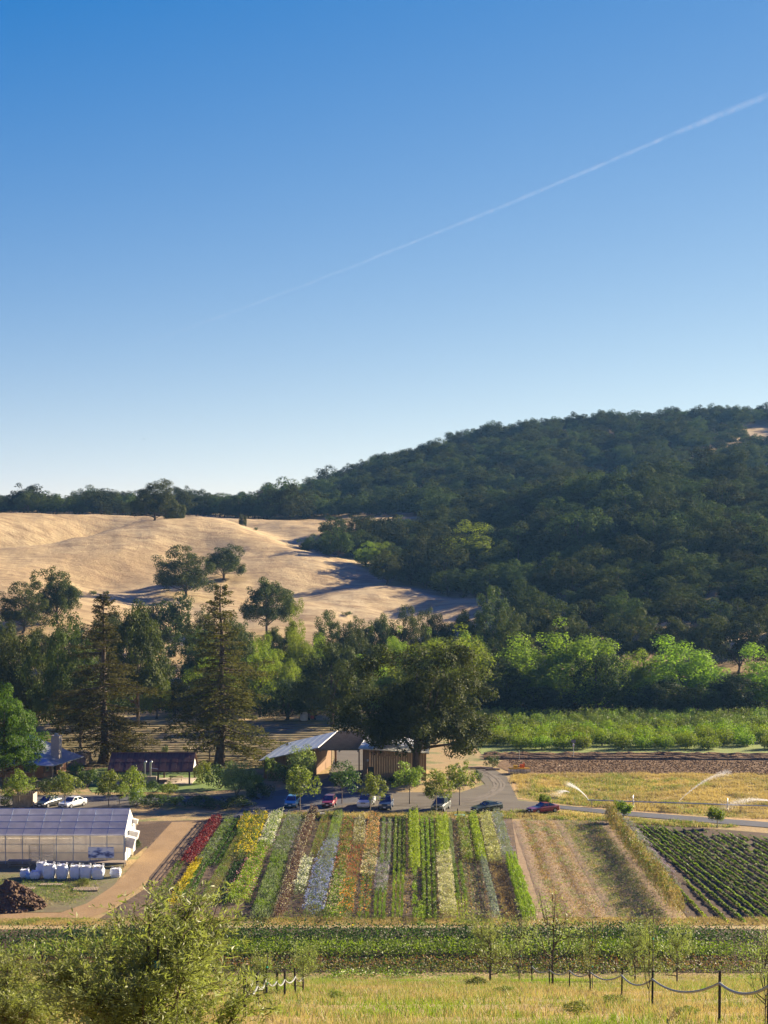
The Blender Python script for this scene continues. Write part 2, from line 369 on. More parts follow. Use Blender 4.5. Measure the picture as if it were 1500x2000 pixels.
def ridge_mesh(A, B, w, h, seg=1.0, rough=.3):
    """low mound running from A to B, uneven on top"""
    A = np.array(A[:2]); B = np.array(B[:2]); L = np.linalg.norm(B - A); n = max(3, int(L / seg)); t = (B - A) / L; s = np.array([-t[1], t[0]])
    k = 5; V = []
    for i in range(n + 1):
        p = A + t * L * i / n
        for j in range(k):
            q = j / (k - 1) * 2 - 1
            zz = h * (1 - q * q) * (1 + rough * 3 * vnoise(p[0] * .9 + j * 3.1, p[1] * .9)) 
            x, y = p + s * q * w / 2 * (1 + .5 * rough * vnoise(p[0] * .7, p[1] * .7 + 9))
            V.append((x, y, zz + .01))
    idx = np.arange((n + 1) * k).reshape(n + 1, k)
    Fq = np.stack([idx[:-1, :-1], idx[:-1, 1:], idx[1:, 1:], idx[1:, :-1]], -1).reshape(-1, 4)
    return np.array(V), Fq
def ridge_set(name, strips, mat, label, z0=.03, kind='stuff'):
    Vs = []; Fs = []; n = 0
    for A, B, w, h in strips:
        V, Fq = ridge_mesh(A, B, w, h); V[:, 2] += z0; Vs.append(V); Fs.append(Fq + n); n += len(V)
    me = mesh_np(name, np.concatenate(Vs), np.concatenate(Fs), [M[mat]], None, True)
    return props(link(name, me), label, 'field', None, kind)
# windrows of the hay field, ridges before the orchard, clods of the ploughed strip, beds of the fallow plot
surf('hay_row', [(.3, (0.375, 0.277, 0.128)), (.7, (0.435, 0.330, 0.165))], .5, .95, 3)
surf('hay_gap', [(.3, (0.180, 0.150, 0.060)), (.7, (0.240, 0.188, 0.083))], .5, .95, 3)
ridge_set('hay_windrows', [(G(-250, y), G(700 if y < 1470 else 560, y - 2), 1.5, .32) for y in np.linspace(1412, 1498, 20)], 'hay_gap', 'windrows of cut hay lying across the tan field')
ridge_set('trellis_ridges', [(G(945, y), G(1850, y + 3), 1.3, .45) for y in (1474, 1477, 1480, 1483)], 'plowed', 'low soil ridges running along the orchard edge', .05)
ridge_set('fallow_ridges', [(G(a, 1606), G(b, 1793), w, h) for a, b, w, h in ((1012, 1078, 1.5, .09), (1040, 1120, 1.7, .08), (1068, 1165, 1.4, .09), (1092, 1205, 1.2, .06))], 'bare_tan', 'low tan ridges of the fallow plot')
ridge_set('bare_bed', [(G(390 + i * 7, 1608), G(288 + i * 8, 1732), .6, .12) for i in range(3)], 'plot_soil', 'narrow bare bed with drip lines beside the dirt path')

# clods on the ploughed strip
def clods(name, n, polyfn, mat, label, s0, s1, z0):
    V = []; Fs = []
    base = np.array([(1, 0, 0), (0, 1, 0), (-1, 0, 0), (0, -1, 0), (0, 0, .9), (0, 0, -.5)], float)
    fb = np.array([(0, 1, 4), (1, 2, 4), (2, 3, 4), (3, 0, 4), (1, 0, 5), (2, 1, 5), (3, 2, 5), (0, 3, 5)])
    P = polyfn(n)
    S = RNG.uniform(s0, s1, (n, 1, 1)); J = RNG.uniform(.6, 1.4, (n, 6, 3))
    A = RNG.uniform(0, 6.28, n); ca, sa = np.cos(A), np.sin(A)
    B = base[None] * J * S
    X = B[..., 0] * ca[:, None] - B[..., 1] * sa[:, None]; Y = B[..., 0] * sa[:, None] + B[..., 1] * ca[:, None]
    V = np.stack([X + P[:, :1], Y + P[:, 1:2], B[..., 2] + z0 + P[:, 2:3]], -1).reshape(-1, 3)
    Fq = (fb[None] + 6 * np.arange(n)[:, None, None]).reshape(-1, 3)
    return props(link(name, mesh_np(name, V, Fq, [M[mat]])), label, 'soil', None, 'stuff')
def quadpts(q):
    """random points in a ground quad given by photo corners TL TR BR BL"""
    C = np.array([G(*p)[:2] for p in q])
    def f(n):
        u = RNG.random((n, 1)); v = RNG.random((n, 1))
        P = (C[0] * (1 - u) + C[1] * u) * (1 - v) + (C[3] * (1 - u) + C[2] * u) * v
        return np.concatenate([P, np.zeros((n, 1))], 1)
    return f
clods('soil_clods', 7000, quadpts([(990, 1485), (1560, 1487), (1560, 1515), (1010, 1509)]), 'plowed', 'broken clods on the ploughed brown strip', .06, .2, .04)

# ------------------------------------------------------------------ haze and contrail
def haze():
    m, t, out = nt('haze'); v = t.nodes.new('ShaderNodeVolumePrincipled')
    v.inputs['Color'].default_value = (.22, .50, 1.0, 1); v.inputs['Density'].default_value = HAZE
    v.inputs['Anisotropy'].default_value = .25
    t.links.new(v.outputs[0], out.inputs['Volume'])
    b = MB().box((0, 1200, 91), (5600, 3300, 196)); o = b.obj('haze', m)
    props(o, 'thin blue haze filling the valley air', None, None, 'stuff')
HAZE = 0.000052
haze()

def contrail():
    m, t, out = nt('contrail'); v = ocoord(t)
    d = t.nodes.new('ShaderNodeBsdfDiffuse'); d.inputs['Color'].default_value = (.9, .9, .9, 1)
    tl = t.nodes.new('ShaderNodeBsdfTranslucent'); tl.inputs['Color'].default_value = (.9, .9, .9, 1)
    ad = t.nodes.new('ShaderNodeMixShader'); ad.inputs[0].default_value = .5
    t.links.new(d.outputs[0], ad.inputs[1]); t.links.new(tl.outputs[0], ad.inputs[2])
    tr = t.nodes.new('ShaderNodeBsdfTransparent'); mx = t.nodes.new('ShaderNodeMixShader')
    f = noise(t, v, .007, 6, .75)
    lw = t.nodes.new('ShaderNodeLayerWeight'); lw.inputs['Blend'].default_value = .5
    mr = t.nodes.new('ShaderNodeMapRange'); mr.inputs[1].default_value = .38; mr.inputs[2].default_value = .75; mr.inputs[3].default_value = .0; mr.inputs[4].default_value = .14
    t.links.new(f, mr.inputs[0])
    inv = t.nodes.new('ShaderNodeMath'); inv.operation = 'SUBTRACT'; inv.inputs[0].default_value = 1.0; t.links.new(lw.outputs['Facing'], inv.inputs[1])
    mu = t.nodes.new('ShaderNodeMath'); mu.operation = 'MULTIPLY'; t.links.new(mr.outputs[0], mu.inputs[0]); pw = t.nodes.new('ShaderNodeMath'); pw.operation = 'POWER'; pw.inputs[1].default_value = 1.8
    t.links.new(inv.outputs[0], pw.inputs[0]); t.links.new(pw.outputs[0], mu.inputs[1])
    t.links.new(mu.outputs[0], mx.inputs[0]); t.links.new(tr.outputs[0], mx.inputs[1]); t.links.new(ad.outputs[0], mx.inputs[2])
    t.links.new(mx.outputs[0], out.inputs['Surface'])
    A = np.array(G(230, 690, 4000.0)) if False else None
    def at(px, py, alt):
        D = F * (CAMZ - alt) / (py - HY); return np.array((PX(px, D), D, alt))
    a = at(250, 682, 4000.0); b = at(1620, 135, 4000.0); pts = []; rad = []
    n = 90
    for i in range(n + 1):
        s = i / n; p = a * (1 - s) + b * s
        D = p[1]; scr = (p[0] / D * F + CX)
        wpx = np.interp(scr, [250, 420, 700, 950, 1200, 1500, 1700], [2, 6, 7.5, 9, 11, 17, 21])
        p = p + np.array((0, 0, 14 * vnoise(i * .35, 2.0) - 90 * math.sin(math.pi * s))); pts.append(p); rad.append(wpx / F * D / 2 * (1 + .35 * vnoise(i * .6, 7.0)))
    mb = MB().tube(pts, rad, 10, False); o = mb.obj('contrail', m, smooth=True)
    props(o, 'thin white contrail crossing the blue sky', 'contrail')
contrail()
# ------------------------------------------------------------------ vegetation builders
leafmat('oak_leaf', (.034, .050, .008), (.080, .100, .018), .26, spec=.12, rough=.7)
leafmat('oak_leaf_far', (.032, .046, .012), (.070, .086, .024), .20, spec=.05, rough=.9, rnd=.5, hue=.03)
leafmat('cottonwood_leaf', (.120, .180, .018), (.200, .270, .030), .48, spec=.12, rough=.7)
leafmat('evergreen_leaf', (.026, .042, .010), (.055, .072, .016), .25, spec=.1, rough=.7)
leafmat('walnut_leaf', (.045, .085, .008), (.085, .135, .014), .42, spec=.12)
leafmat('conifer_leaf', (.062, .068, .016), (.115, .108, .028), .3, spec=.1, rough=.8, clump=.5)
leafmat('street_leaf', (.120, .165, .022), (.200, .245, .038), .42, clump=.8)
leafmat('street_leaf_dark', (.045, .085, .022), (.075, .125, .030), .40, clump=.8)
leafmat('orchard_leaf', (.13, .195, .012), (.215, .275, .022), .38, spec=.1, clump=.6)
leafmat('orchard_leaf_far', (.105, .16, .022), (.175, .22, .04), .32, spec=.1, clump=.6)
leafmat('olive_leaf', (.15, .18, .050), (.26, .30, .095), .40, clump=1.6, spec=.3, rough=.5)
leafmat('shrub_leaf', (.040, .070, .014), (.085, .120, .028), .38, clump=.8)
surf('bark', [(.3, (.06, .045, .032)), (.7, (.12, .09, .065))], 2.5, .95, 9, world=False, bstr=.8, bdist=.06)
surf('pale_bark', [(.3, (.18, .15, .115)), (.7, (.28, .235, .18))], 3, .95, 9, world=False, bstr=.5, bdist=.03)

def unit(v): return v / np.maximum(np.linalg.norm(v, axis=-1, keepdims=True), 1e-9)
def leaves(P, Nrm, size, rng, asp=.62, jit=.35, axis_dir=None, asj=.5, nj=.55):
    """diamond shaped leaf faces at P; Nrm preferred normals"""
    n = len(P); N = unit(Nrm + rng.normal(0, nj, (n, 3)))
    if axis_dir is None: A = rng.normal(0, 1, (n, 3))
    else: A = axis_dir + rng.normal(0, asj, (n, 3))
    A = unit(A - N * (A * N).sum(1, keepdims=True)); B = np.cross(N, A)
    s = size * rng.uniform(1 - jit, 1 + jit, (n, 1))
    fold = N * s * .12
    V = np.stack([P - A * s * .5, P + B * s * asp * .5 + fold, P + A * s * .5, P - B * s * asp * .5 + fold], 1).reshape(-1, 3)
    return V, np.arange(4 * n).reshape(n, 4)

def lumpy_crown(rng, H, R, z0, nclump, per, leaf, rc, flat=.7, droop=0.0, topness=.25, hollow=.75, asp=.62, lobe=.42):
    """crown of many leaf clumps over a lumpy ellipsoid from z0 to H, radius R"""
    zc = z0 + (H - z0) * .40; ru = H - zc; rd = zc - z0
    d = unit(rng.normal(0, 1, (nclump * 3, 3))); d = d[d[:, 2] > -.75 + rng.random(len(d)) * .35][:nclump]
    lob = 1 + lobe * (vnoise(d[:, 0] * 1.9 + 31 * rng.random(), d[:, 1] * 1.9 + d[:, 2] * 1.7 + 13 * rng.random()) * 2)
    rad = np.where(rng.random(len(d)) < hollow, rng.uniform(.78, 1.0, len(d)), rng.uniform(.25, .8, len(d))) * np.clip(lob, .55, 1.25)
    C = np.stack([d[:, 0] * R * rad, d[:, 1] * R * rad, zc + d[:, 2] * np.where(d[:, 2] > 0, ru, rd) * rad], -1)
    C[:, 2] -= droop * (np.hypot(C[:, 0], C[:, 1]) / R) ** 2 * (H - z0)
    rcs = rc * rng.uniform(.6, 1.3, len(C))
    P = []; Nn = []
    for c, r in zip(C, rcs):
        k = int(per * (r / rc) ** 2) + 6
        q = unit(rng.normal(0, 1, (k, 3)) + np.array([0, 0, .25])); rr = r * rng.uniform(.35, 1.0, (k, 1)) ** .6
        p = c + q * rr * np.array([1, 1, flat]); P.append(p); Nn.append(q + np.array([0, 0, .35]))
    P = np.concatenate(P); Nn = np.concatenate(Nn)
    return leaves(P, Nn, leaf, rng, asp, nj=.38), C, rcs

def limbs(rng, C, H, z0, r0, nl=12, lean=(0, 0), k=7):
    mb = MB(); fork = z0 * .8 + .35
    top = np.array([lean[0], lean[1], z0 + (H - z0) * .45])
    pts = [(0, 0, -.4), (0, 0, .25), (lean[0] * .3, lean[1] * .3, fork * .6), (lean[0] * .6, lean[1] * .6, fork), tuple(top), (lean[0], lean[1], z0 + (H - z0) * .8)]
    mb.tube(pts, [r0 * 1.5, r0 * 1.12, r0 * .9, r0 * .8, r0 * .45, r0 * .12], k)
    idx = rng.permutation(len(C))[:nl]
    for i in idx:
        c = C[i]; s = np.array([lean[0] * .6, lean[1] * .6, fork + rng.random() * (top[2] - fork) * .7]); m = (s + c) / 2 + np.array([0, 0, -.03 * H]) + rng.normal(0, .02 * H, 3)
        r = r0 * rng.uniform(.28, .5); mb.tube([s, (s * .6 + m * .4), m, c], [r, r * .8, r * .55, r * .15], 5, False)
    return mb

PROTO = {}
def proto(name, crown, trunk, H, W, lm, tm='bark'):
    V, Fq = crown
    PROTO[name] = (mesh_np(name + '_crown', V, Fq, [M[lm]]), trunk.mesh(name + '_trunk', M[tm], True), H, W)

def mk_oak(name, seed, H=17., R=9.5, z0=1.0, nc=175, per=150, leaf=.42, rc=1.85, lm='oak_leaf', r0=.55, **k):
    rng = np.random.default_rng(seed); cr, C, _ = lumpy_crown(rng, H, R, z0, nc, per, leaf, rc, **k)
    proto(name, cr, limbs(rng, C, H, z0, r0, 14, tuple(rng.normal(0, .5, 2))), H, 2 * R, lm)

mk_oak('great_oak', 1, 20.5, 10.2, 2.4, 290, 230, .38, 1.95, r0=.75, hollow=.8, lobe=.75)
mk_oak('oak_a', 2); mk_oak('oak_b', 3, 16, 9, .8, 165, 145, .42, 1.9); mk_oak('oak_c', 4, 18, 8.5, 1.2, 170, 145, .42, 1.8)
mk_oak('cottonwood_a', 5, 20, 9.5, .4, 150, 150, .40, 2.0, 'cottonwood_leaf', flat=1.0, asp=.8)
mk_oak('cottonwood_b', 6, 19, 8.0, .4, 125, 150, .40, 1.9, 'cottonwood_leaf', flat=1.1, asp=.8)
mk_oak('cottonwood_c', 16, 20, 6.0, .4, 100, 140, .40, 1.7, 'cottonwood_leaf', flat=1.2, asp=.8)
mk_oak('evergreen_a', 7, 17, 6.5, .6, 130, 100, .4, 1.5, 'evergreen_leaf', flat=1.1)
mk_oak('evergreen_b', 8, 13, 7.0, .6, 120, 100, .4, 1.5, 'evergreen_leaf', flat=.9)
mk_oak('walnut', 9, 17, 6.5, 1.0, 200, 190, .34, 1.5, 'walnut_leaf', asp=.45, droop=.05)
for i, (h, r) in enumerate(((13, 7.5), (12, 6.5), (14, 7.0), (11, 7.0))):
    mk_oak('hill_oak_%d' % i, 20 + i, h, r, .8, 60, 105, .55, 2.1, 'oak_leaf_far', r0=.4)

def mk_conifer(name, seed, H=30., R=8.0):
    rng = np.random.default_rng(seed); mb = MB()
    n = 14; pts = [(.25 * math.sin(i * .7) * (1 - i / n), .2 * math.cos(i), H * i / n - (.4 if i == 0 else 0)) for i in range(n + 1)]
    mb.tube(pts, [max(.05, .72 * (1 - i / n) ** .85 + (.35 if i == 0 else 0)) for i in range(n + 1)], 8)
    P = []; Nn = []; A = []
    z = 3.6
    while z < H - .3:
        t = z / H
        prof = np.interp(t, [.1, .2, .33, .5, .62, .75, .9, 1], [.85, 1.0, 1.0, .88, .62, .42, .27, .10]) * R
        for b in range(rng.integers(2, 5)):
            a = rng.uniform(0, 6.283); L = prof * rng.uniform(.45, 1.15) * (1 + .28 * math.sin(a + z * .55 + seed) + .12 * math.sin(2 * a - z * .9))
            dz = np.interp(t, [.1, .5, 1], [-.22, -.02, .35]) + rng.normal(0, .08)
            d = np.array([math.cos(a), math.sin(a), 0.]); s = np.array([0, 0, z])
            q = [s + d * L * u + np.array([0, 0, L * (dz * u - .16 * u * u + .10 * u ** 3)]) for u in np.linspace(0, 1, 5)]
            mb.tube(q, [.03 + .016 * L, .025 + .011 * L, .03, .02, .012], 4, False)
            k = int((14 + 23 * L) * (1.0 if t < .6 else .75))
            u = rng.uniform(.16, 1.02, k) ** .8; side = np.array([-d[1], d[0], 0])
            wid = (1 - (u - .45) ** 2 * 1.7) * L * .20
            p = s + d * (L * u)[:, None] + np.array([0, 0, 1.]) * (L * (dz * u - .16 * u * u + .10 * u ** 3))[:, None]
            off = rng.normal(0, 1, k) * wid
            p = p + side * off[:, None]; p[:, 2] += -np.abs(off) * .35 + rng.normal(-.12, .16, k)
            P.append(p); Nn.append(np.tile([0, 0, 1.], (k, 1)) + rng.normal(0, .5, (k, 3))); A.append(d[None] * .6 + side[None] * np.sign(off)[:, None] * .8)
        z += rng.uniform(.28, .5) * (1 if t < .6 else 1.15)
    P = np.concatenate(P); cr = leaves(P, np.concatenate(Nn), .46, rng, .36, .4, np.concatenate(A), .4)
    proto(name, cr, mb, H, 2 * R, 'conifer_leaf')
mk_conifer('conifer_a', 31); mk_conifer('conifer_b', 32, 30, 8.2)

def mk_young(name, seed, H=6.2, R=2.2, z0=1.9, lm='street_leaf', nc=46, per=48, leaf=.25, rc=.62):
    rng = np.random.default_rng(seed); cr, C, _ = lumpy_crown(rng, H, R, z0, nc, per, leaf, rc, flat=1.0, hollow=.6)
    proto(name, cr, limbs(rng, C, H, z0, .085, 16, (0, 0), 6), H, 2 * R, lm, 'pale_bark')
mk_young('young_a', 41); mk_young('young_b', 42, 6.4, 2.0); mk_young('young_c', 43, 6, 2.3, 1.7); mk_young('young_dark', 44, 6, 2.1, 1.6, 'street_leaf_dark')
mk_young('round_small', 45, 3.0, 1.25, .75, 'orchard_leaf', 40, 60, .2, .42)

def mk_vase(name, seed, lm, H=3.1, R=1.75, n=110, per=18, leaf=.26):
    """fruit tree: upright leafy shoots fanning from a low trunk"""
    rng = np.random.default_rng(seed); mb = MB(); mb.tube([(0, 0, -.2), (0, 0, .5), (0, 0, .8)], [.12, .1, .08], 6)
    P = []; Nn = []; A = []
    for i in range(n):
        a = rng.uniform(0, 6.283); rr = R * math.sqrt(rng.random()) * rng.uniform(.75, 1.1)
        b = np.array([math.cos(a) * rr, math.sin(a) * rr,   .25 + rng.random() * .5]); e = b * np.array([1.12, 1.12, 0]) + np.array([rng.normal(0, .2), rng.normal(0, .2), H * rng.uniform(.62, 1.08) * (1 - .28 * (rr / R) ** 2)])
        if i < 14: mb.tube([(0, 0, .7), tuple(b), tuple(e * .9)], [.05, .035, .012], 4, False)
        u = rng.uniform(0, 1, (per, 1)); p = b * (1 - u) + e * u + rng.normal(0, .14, (per, 3)); P.append(p)
        Nn.append(np.tile([math.cos(a), math.sin(a), .6], (per, 1)) + rng.normal(0, .6, (per, 3))); A.append(np.tile([0, 0, 1.], (per, 1)))
    cr = leaves(np.concatenate(P), np.concatenate(Nn), leaf, rng, .5, .35, np.concatenate(A), .7, .4)
    proto(name, cr, mb, H, 2 * R, lm)
for i in range(3): mk_vase('orchard_%d' % i, 50 + i, 'orchard_leaf')
for i in range(2): mk_vase('orchard_far_%d' % i, 55 + i, 'orchard_leaf_far', 3.6, 1.8, 100, 16, .28)

def mk_shrub(name, seed, H=2.0, R=1.6, lm='shrub_leaf', nc=30, per=40, leaf=.2, rc=.55):
    rng = np.random.default_rng(seed); cr, C, _ = lumpy_crown(rng, H, R, .05, nc, per, leaf, rc, flat=.9, hollow=.8)
    mb = MB()
    for i in range(5):
        c = C[i]; mb.tube([(rng.normal(0, .1), rng.normal(0, .1), -.1), tuple(c * .5), tuple(c)], [.05, .035, .01], 4, False)
    proto(name, cr, mb, H, 2 * R, lm)
mk_shrub('shrub_a', 61); mk_shrub('shrub_b', 62, 2.2, 1.5); mk_shrub('shrub_light', 63, 2, 1.5, 'street_leaf'); mk_shrub('shrub_olive', 64, 4.5, 2.4, 'olive_leaf', 60, 60, .22, .7)

def plant(kind, name, x, y, h, w, label, cat='tree', group=None, rz=None, stem='trunk', leafy='crown', lean=None, z=None, depth=None):
    cm, tm, H, W = PROTO[kind]; z = gz1(x, y) if z is None else z
    r = empty(name, (x, y, z), random.uniform(0, 6.28) if rz is None else rz, label, cat, group)
    if lean: r.rotation_euler = (lean[0], lean[1], r.rotation_euler.z)
    r.scale = (w / W, w / W, h / H)
    link(stem, tm, r); link(leafy, cm, r)
    return r
def plant_px(kind, name, cx, top, w, D, label, **k):
    x = PX(cx, D); z = gz1(x, D); h = ZT(top, D) - z
    return plant(kind, name, x, D, h, w / F * D, label, **k)
# ------------------------------------------------------------------ big trees of the valley floor
T = plant_px
T('walnut', 'leafy_tree', 8, 1343, 140, 252, 'bright green leafy tree hiding the farmhouse at the left edge')
T('conifer_a', 'conifer_tree', 202, 1155, 205, 281, 'tall conifer with a bare lower trunk between farmhouse and pavilion', rz=.4)
T('conifer_b', 'conifer_tree', 432, 1140, 225, 279, 'tallest conifer, wide skirt and sparse pointed top, behind the rusty pavilion roof', rz=2.2)
T('great_oak', 'oak_tree', 812, 1268, 250, 259, 'huge dark oak overhanging the wooden barn beside the car park', rz=1.0)
T('oak_c', 'oak_tree', 650, 1250, 145, 345, 'round-topped oak with a dark trunk standing behind the barn canopy', rz=.3)
T('oak_a', 'oak_tree', 38, 1226, 150, 325, 'broad dark oak above the farmhouse chimney at the left edge')
T('oak_b', 'oak_tree', 118, 1232, 125, 316, 'dark oak touching the left side of the bare-trunked conifer')
T('oak_c', 'oak_tree', 158, 1292, 105, 306, 'low dark oak in front of the bare-trunked conifer')
T('oak_c', 'oak_tree', 268, 1170, 140, 346, 'tall oak just right of the bare-trunked conifer, lit on its right side')
T('cottonwood_b', 'cottonwood_tree', 306, 1290, 70, 362, 'pale green cottonwood low beside the tall oak between the conifers')
T('cottonwood_a', 'cottonwood_tree', 862, 1238, 215, 372, 'broad bright green cottonwood rising behind the huge dark oak')
T('cottonwood_a', 'cottonwood_tree', 1110, 1228, 215, 379, 'tallest bright cottonwood behind the left part of the orchard', rz=2.0)
T('evergreen_a', 'evergreen_tree', 1166, 1266, 105, 367, 'dark upright evergreen standing before the tallest cottonwood')
T('cottonwood_b', 'cottonwood_tree', 1342, 1256, 180, 379, 'wide bright cottonwood behind the right part of the orchard')
T('cottonwood_b', 'cottonwood_tree', 1248, 1280, 115, 384, 'pale cottonwood filling the gap right of the dark evergreen')
T('cottonwood_c', 'cottonwood_tree', 1496, 1272, 120, 372, 'green cottonwood cut by the right edge of the photo')
T('oak_b', 'oak_tree', 985, 1302, 110, 373, 'dark oak between the huge oak and the orchard cottonwoods')
T('cottonwood_c', 'cottonwood_tree', 1035, 1288, 90, 375, 'narrow green cottonwood at the left end of the orchard')
T('evergreen_b', 'evergreen_tree', 935, 1335, 110, 368, 'low dark tree peeping out right of the huge oak')
T('evergreen_b', 'evergreen_tree', 1290, 1328, 130, 366, 'dark low tree behind the middle of the orchard')
T('evergreen_b', 'evergreen_tree', 1425, 1318, 130, 367, 'dark low tree near the right end of the orchard')
T('evergreen_a', 'evergreen_tree', 1365, 1335, 90, 365, 'narrow dark tree below the wide cottonwood')
T('evergreen_b', 'evergreen_tree', 1065, 1340, 100, 366, 'dark low tree below the tallest cottonwood')
T('cottonwood_c', 'cottonwood_tree', 508, 1254, 60, 366, 'narrow sunlit cottonwood just right of the tallest conifer')
T('cottonwood_b', 'cottonwood_tree', 590, 1240, 85, 400, 'pale green treetop above the gap between conifer and barn')
T('cottonwood_b', 'cottonwood_tree', 552, 1282, 85, 374, 'bright cottonwood between the tallest conifer and the round oak')
T('evergreen_a', 'evergreen_tree', 560, 1318, 105, 358, 'dark shaded tree left of the round-topped oak')
T('evergreen_b', 'evergreen_tree', 610, 1330, 90, 356, 'dark shaded tree close to the round oak trunk')
T('cottonwood_b', 'cottonwood_tree', 425, 1280, 105, 372, 'bright cottonwood glimpsed through the tallest conifer')
T('evergreen_b', 'evergreen_tree', 340, 1335, 90, 368, 'dark low tree between the two conifers')
T('oak_a', 'oak_tree', 385, 1225, 100, 400, 'dark oak seen left of the tallest conifer')
T('cottonwood_b', 'cottonwood_tree', 725, 1290, 110, 372, 'bright low cottonwood between the round oak and the huge oak')
T('evergreen_a', 'evergreen_tree', 480, 1310, 100, 382, 'dark tree seen through the right side of the tallest conifer')
# oaks standing alone on the dry hill
T('oak_a', 'oak_tree', 112, 1110, 92, 482, 'large oak at the foot of the dry hill, left side', rz=.2)
T('oak_b', 'oak_tree', 45, 1150, 90, 470, 'dark oak leaning on the large oak at the hill foot')
T('oak_b', 'oak_tree', 360, 1079, 112, 560, 'wide spreading oak alone in the middle of the dry hill', rz=1.2)
T('oak_a', 'oak_tree', 436, 1065, 84, 590, 'smaller oak just above right of the spreading hill oak', rz=2.6)
T('oak_c', 'oak_tree', 522, 1126, 100, 500, 'oak with open crown right of the tallest conifer top', rz=.9)
T('oak_a', 'oak_tree', 302, 938, 98, 690, 'large dark oak on the crest of the dry hill', rz=1.9)
T('oak_c', 'oak_tree', 340, 972, 40, 715, 'small oak close right of the crest oak')
T('oak_b', 'oak_tree', 756, 1084, 68, 602, 'rounded oak at the edge of the dry slope casting a long shadow', rz=.5)
T('hill_oak_1', 'oak_tree', 475, 1003, 16, 735, 'tiny solitary oak near the top of the dry hill')

# rows of trees along the hill foot
ORD = ['leftmost ', 'second ', 'third ', 'fourth ', 'fifth ', 'sixth ', 'seventh ', 'eighth ', 'ninth ', 'tenth ']
def belt(rows, kinds, name, label, group, jit=6):
    for i, (cx, top, w, D) in enumerate(rows):
        n = 1 + sorted(r[0] for r in rows).index(cx)
        T(kinds[i % len(kinds)], name, cx, top, w, D, ORD[n - 1] + label, group=group)
HO = ['hill_oak_0', 'hill_oak_1', 'hill_oak_2', 'hill_oak_3']
belt([(470, 1208, 70, 440), (535, 1222, 75, 432), (640, 1212, 75, 436), (690, 1208, 72, 440), (745, 1197, 74, 446), (800, 1203, 70, 440), (850, 1191, 72, 450), (905, 1190, 72, 452), (962, 1167, 88, 458), (1012, 1190, 76, 446)],
     ['oak_a', 'oak_c', 'oak_b'], 'oak_tree', 'oak from the left in the belt along the bottom of the dry slope', 'oaks along the bottom of the dry slope')
T('cottonwood_c', 'poplar_tree', 575, 1187, 48, 442, 'pale upright poplar standing out of the belt below the dry slope')
belt([(605, 1250, 90, 405), (700, 1248, 90, 408), (770, 1238, 90, 410), (925, 1245, 95, 410), (1000, 1235, 95, 412), (850, 1240, 80, 415), (520, 1258, 80, 410), (450, 1240, 80, 418)],
     ['cottonwood_b', 'oak_b', 'cottonwood_a'], 'creek_tree', 'green tree from the left in the creek belt behind the cottonwoods', 'trees of the creek belt')
belt([(5, 1215, 80, 432), (75, 1222, 80, 425), (140, 1215, 72, 436), (196, 1205, 70, 440), (232, 1192, 66, 446), (290, 1178, 72, 452), (340, 1160, 84, 458), (400, 1192, 66, 448), (-40, 1200, 90, 440)],
     ['hill_oak_0', 'oak_c', 'hill_oak_2', 'oak_a'], 'oak_tree', 'oak from the left in the belt behind the conifers', 'oaks behind the conifers')
belt([(1070 + i * 62, 1188 + (i * 37 % 19), 86, 444 + (i * 13 % 11)) for i in range(9)], ['oak_c', 'oak_a', 'hill_oak_2', 'oak_b'], 'oak_tree', 'grey-green oak from the left in the lowest row above the cottonwoods', 'lowest oak row above the cottonwoods')
belt([(1040 + i * 58, 1160 + (i * 41 % 17), 80, 478 + (i * 17 % 15)) for i in range(10)], HO, 'oak_tree', 'grey-green oak from the left in the second row above the cottonwoods', 'second oak row above the cottonwoods')

# ------------------------------------------------------------------ wooded hillside
def wooded(c, D):
    """where trees grow, in photo column and depth"""
    if D < 560: return c > 1015 and D > 500 and not (1330 < c < 1470 and D < 520)
    lo = np.interp(c, [585, 640, 700, 760, 850, 950, 1000], [668, 650, 632, 622, 592, 562, 540])
    hi = np.interp(c, [585, 640, 700, 760, 850, 900], [672, 695, 712, 725, 742, 1e4])
    if c > 585 and lo < D < hi: return not (1010 < c < 1085 and 585 < D < 618) and not (1450 < c < 1560 and 1030 < D < 1120)
    back = np.interp(c, [-300, 0, 120, 330, 560, 600, 700, 830, 900], [800, 800, 790, 800, 800, 830, 835, 815, 790])
    return D > back
pts = []
cell = {}
rr = random.Random(9)
for _ in range(60000):
    D = 500 + (1260 - 500) * rr.random() ** .9; X = rr.uniform(-330, 480)
    c = X / D * F + CX
    if c < -120 or c > 1660: continue
    lim = np.interp(c, [-200, 300, 560, 700, 900, 1100, 1300, 1700], [960, 960, 1010, 1090, 1180, 1215, 1225, 1225])
    if D > lim or not wooded(c, D): continue
    left_ridge = D > 760 and c < 560
    s = (9.5 if left_ridge else (8.6 if D < 700 else 8.8)) * rr.choice((.8, 1, 1, 1.25))
    if left_ridge and fbm(np.array(X / 22.), np.array(D / 22.), 2) < .0: continue
    if not left_ridge and D > 640 and fbm(np.array(X / 26. + 9), np.array(D / 20.), 2) < -.42: continue
    k = (int(X // 13), int(D // 13)); ok = True
    for a in (-1, 0, 1):
        for b in (-1, 0, 1):
            for (x2, y2) in cell.get((k[0] + a, k[1] + b), ()):
                if (x2 - X) ** 2 + (y2 - D) ** 2 < s * s: ok = False
    if ok: cell.setdefault(k, []).append((X, D)); pts.append((X, D))
pts.sort(key=lambda p: p[1])
zs = gz(np.array([p[0] for p in pts]), np.array([p[1] for p in pts]))
NIND = 185
far = []; cnt = 0
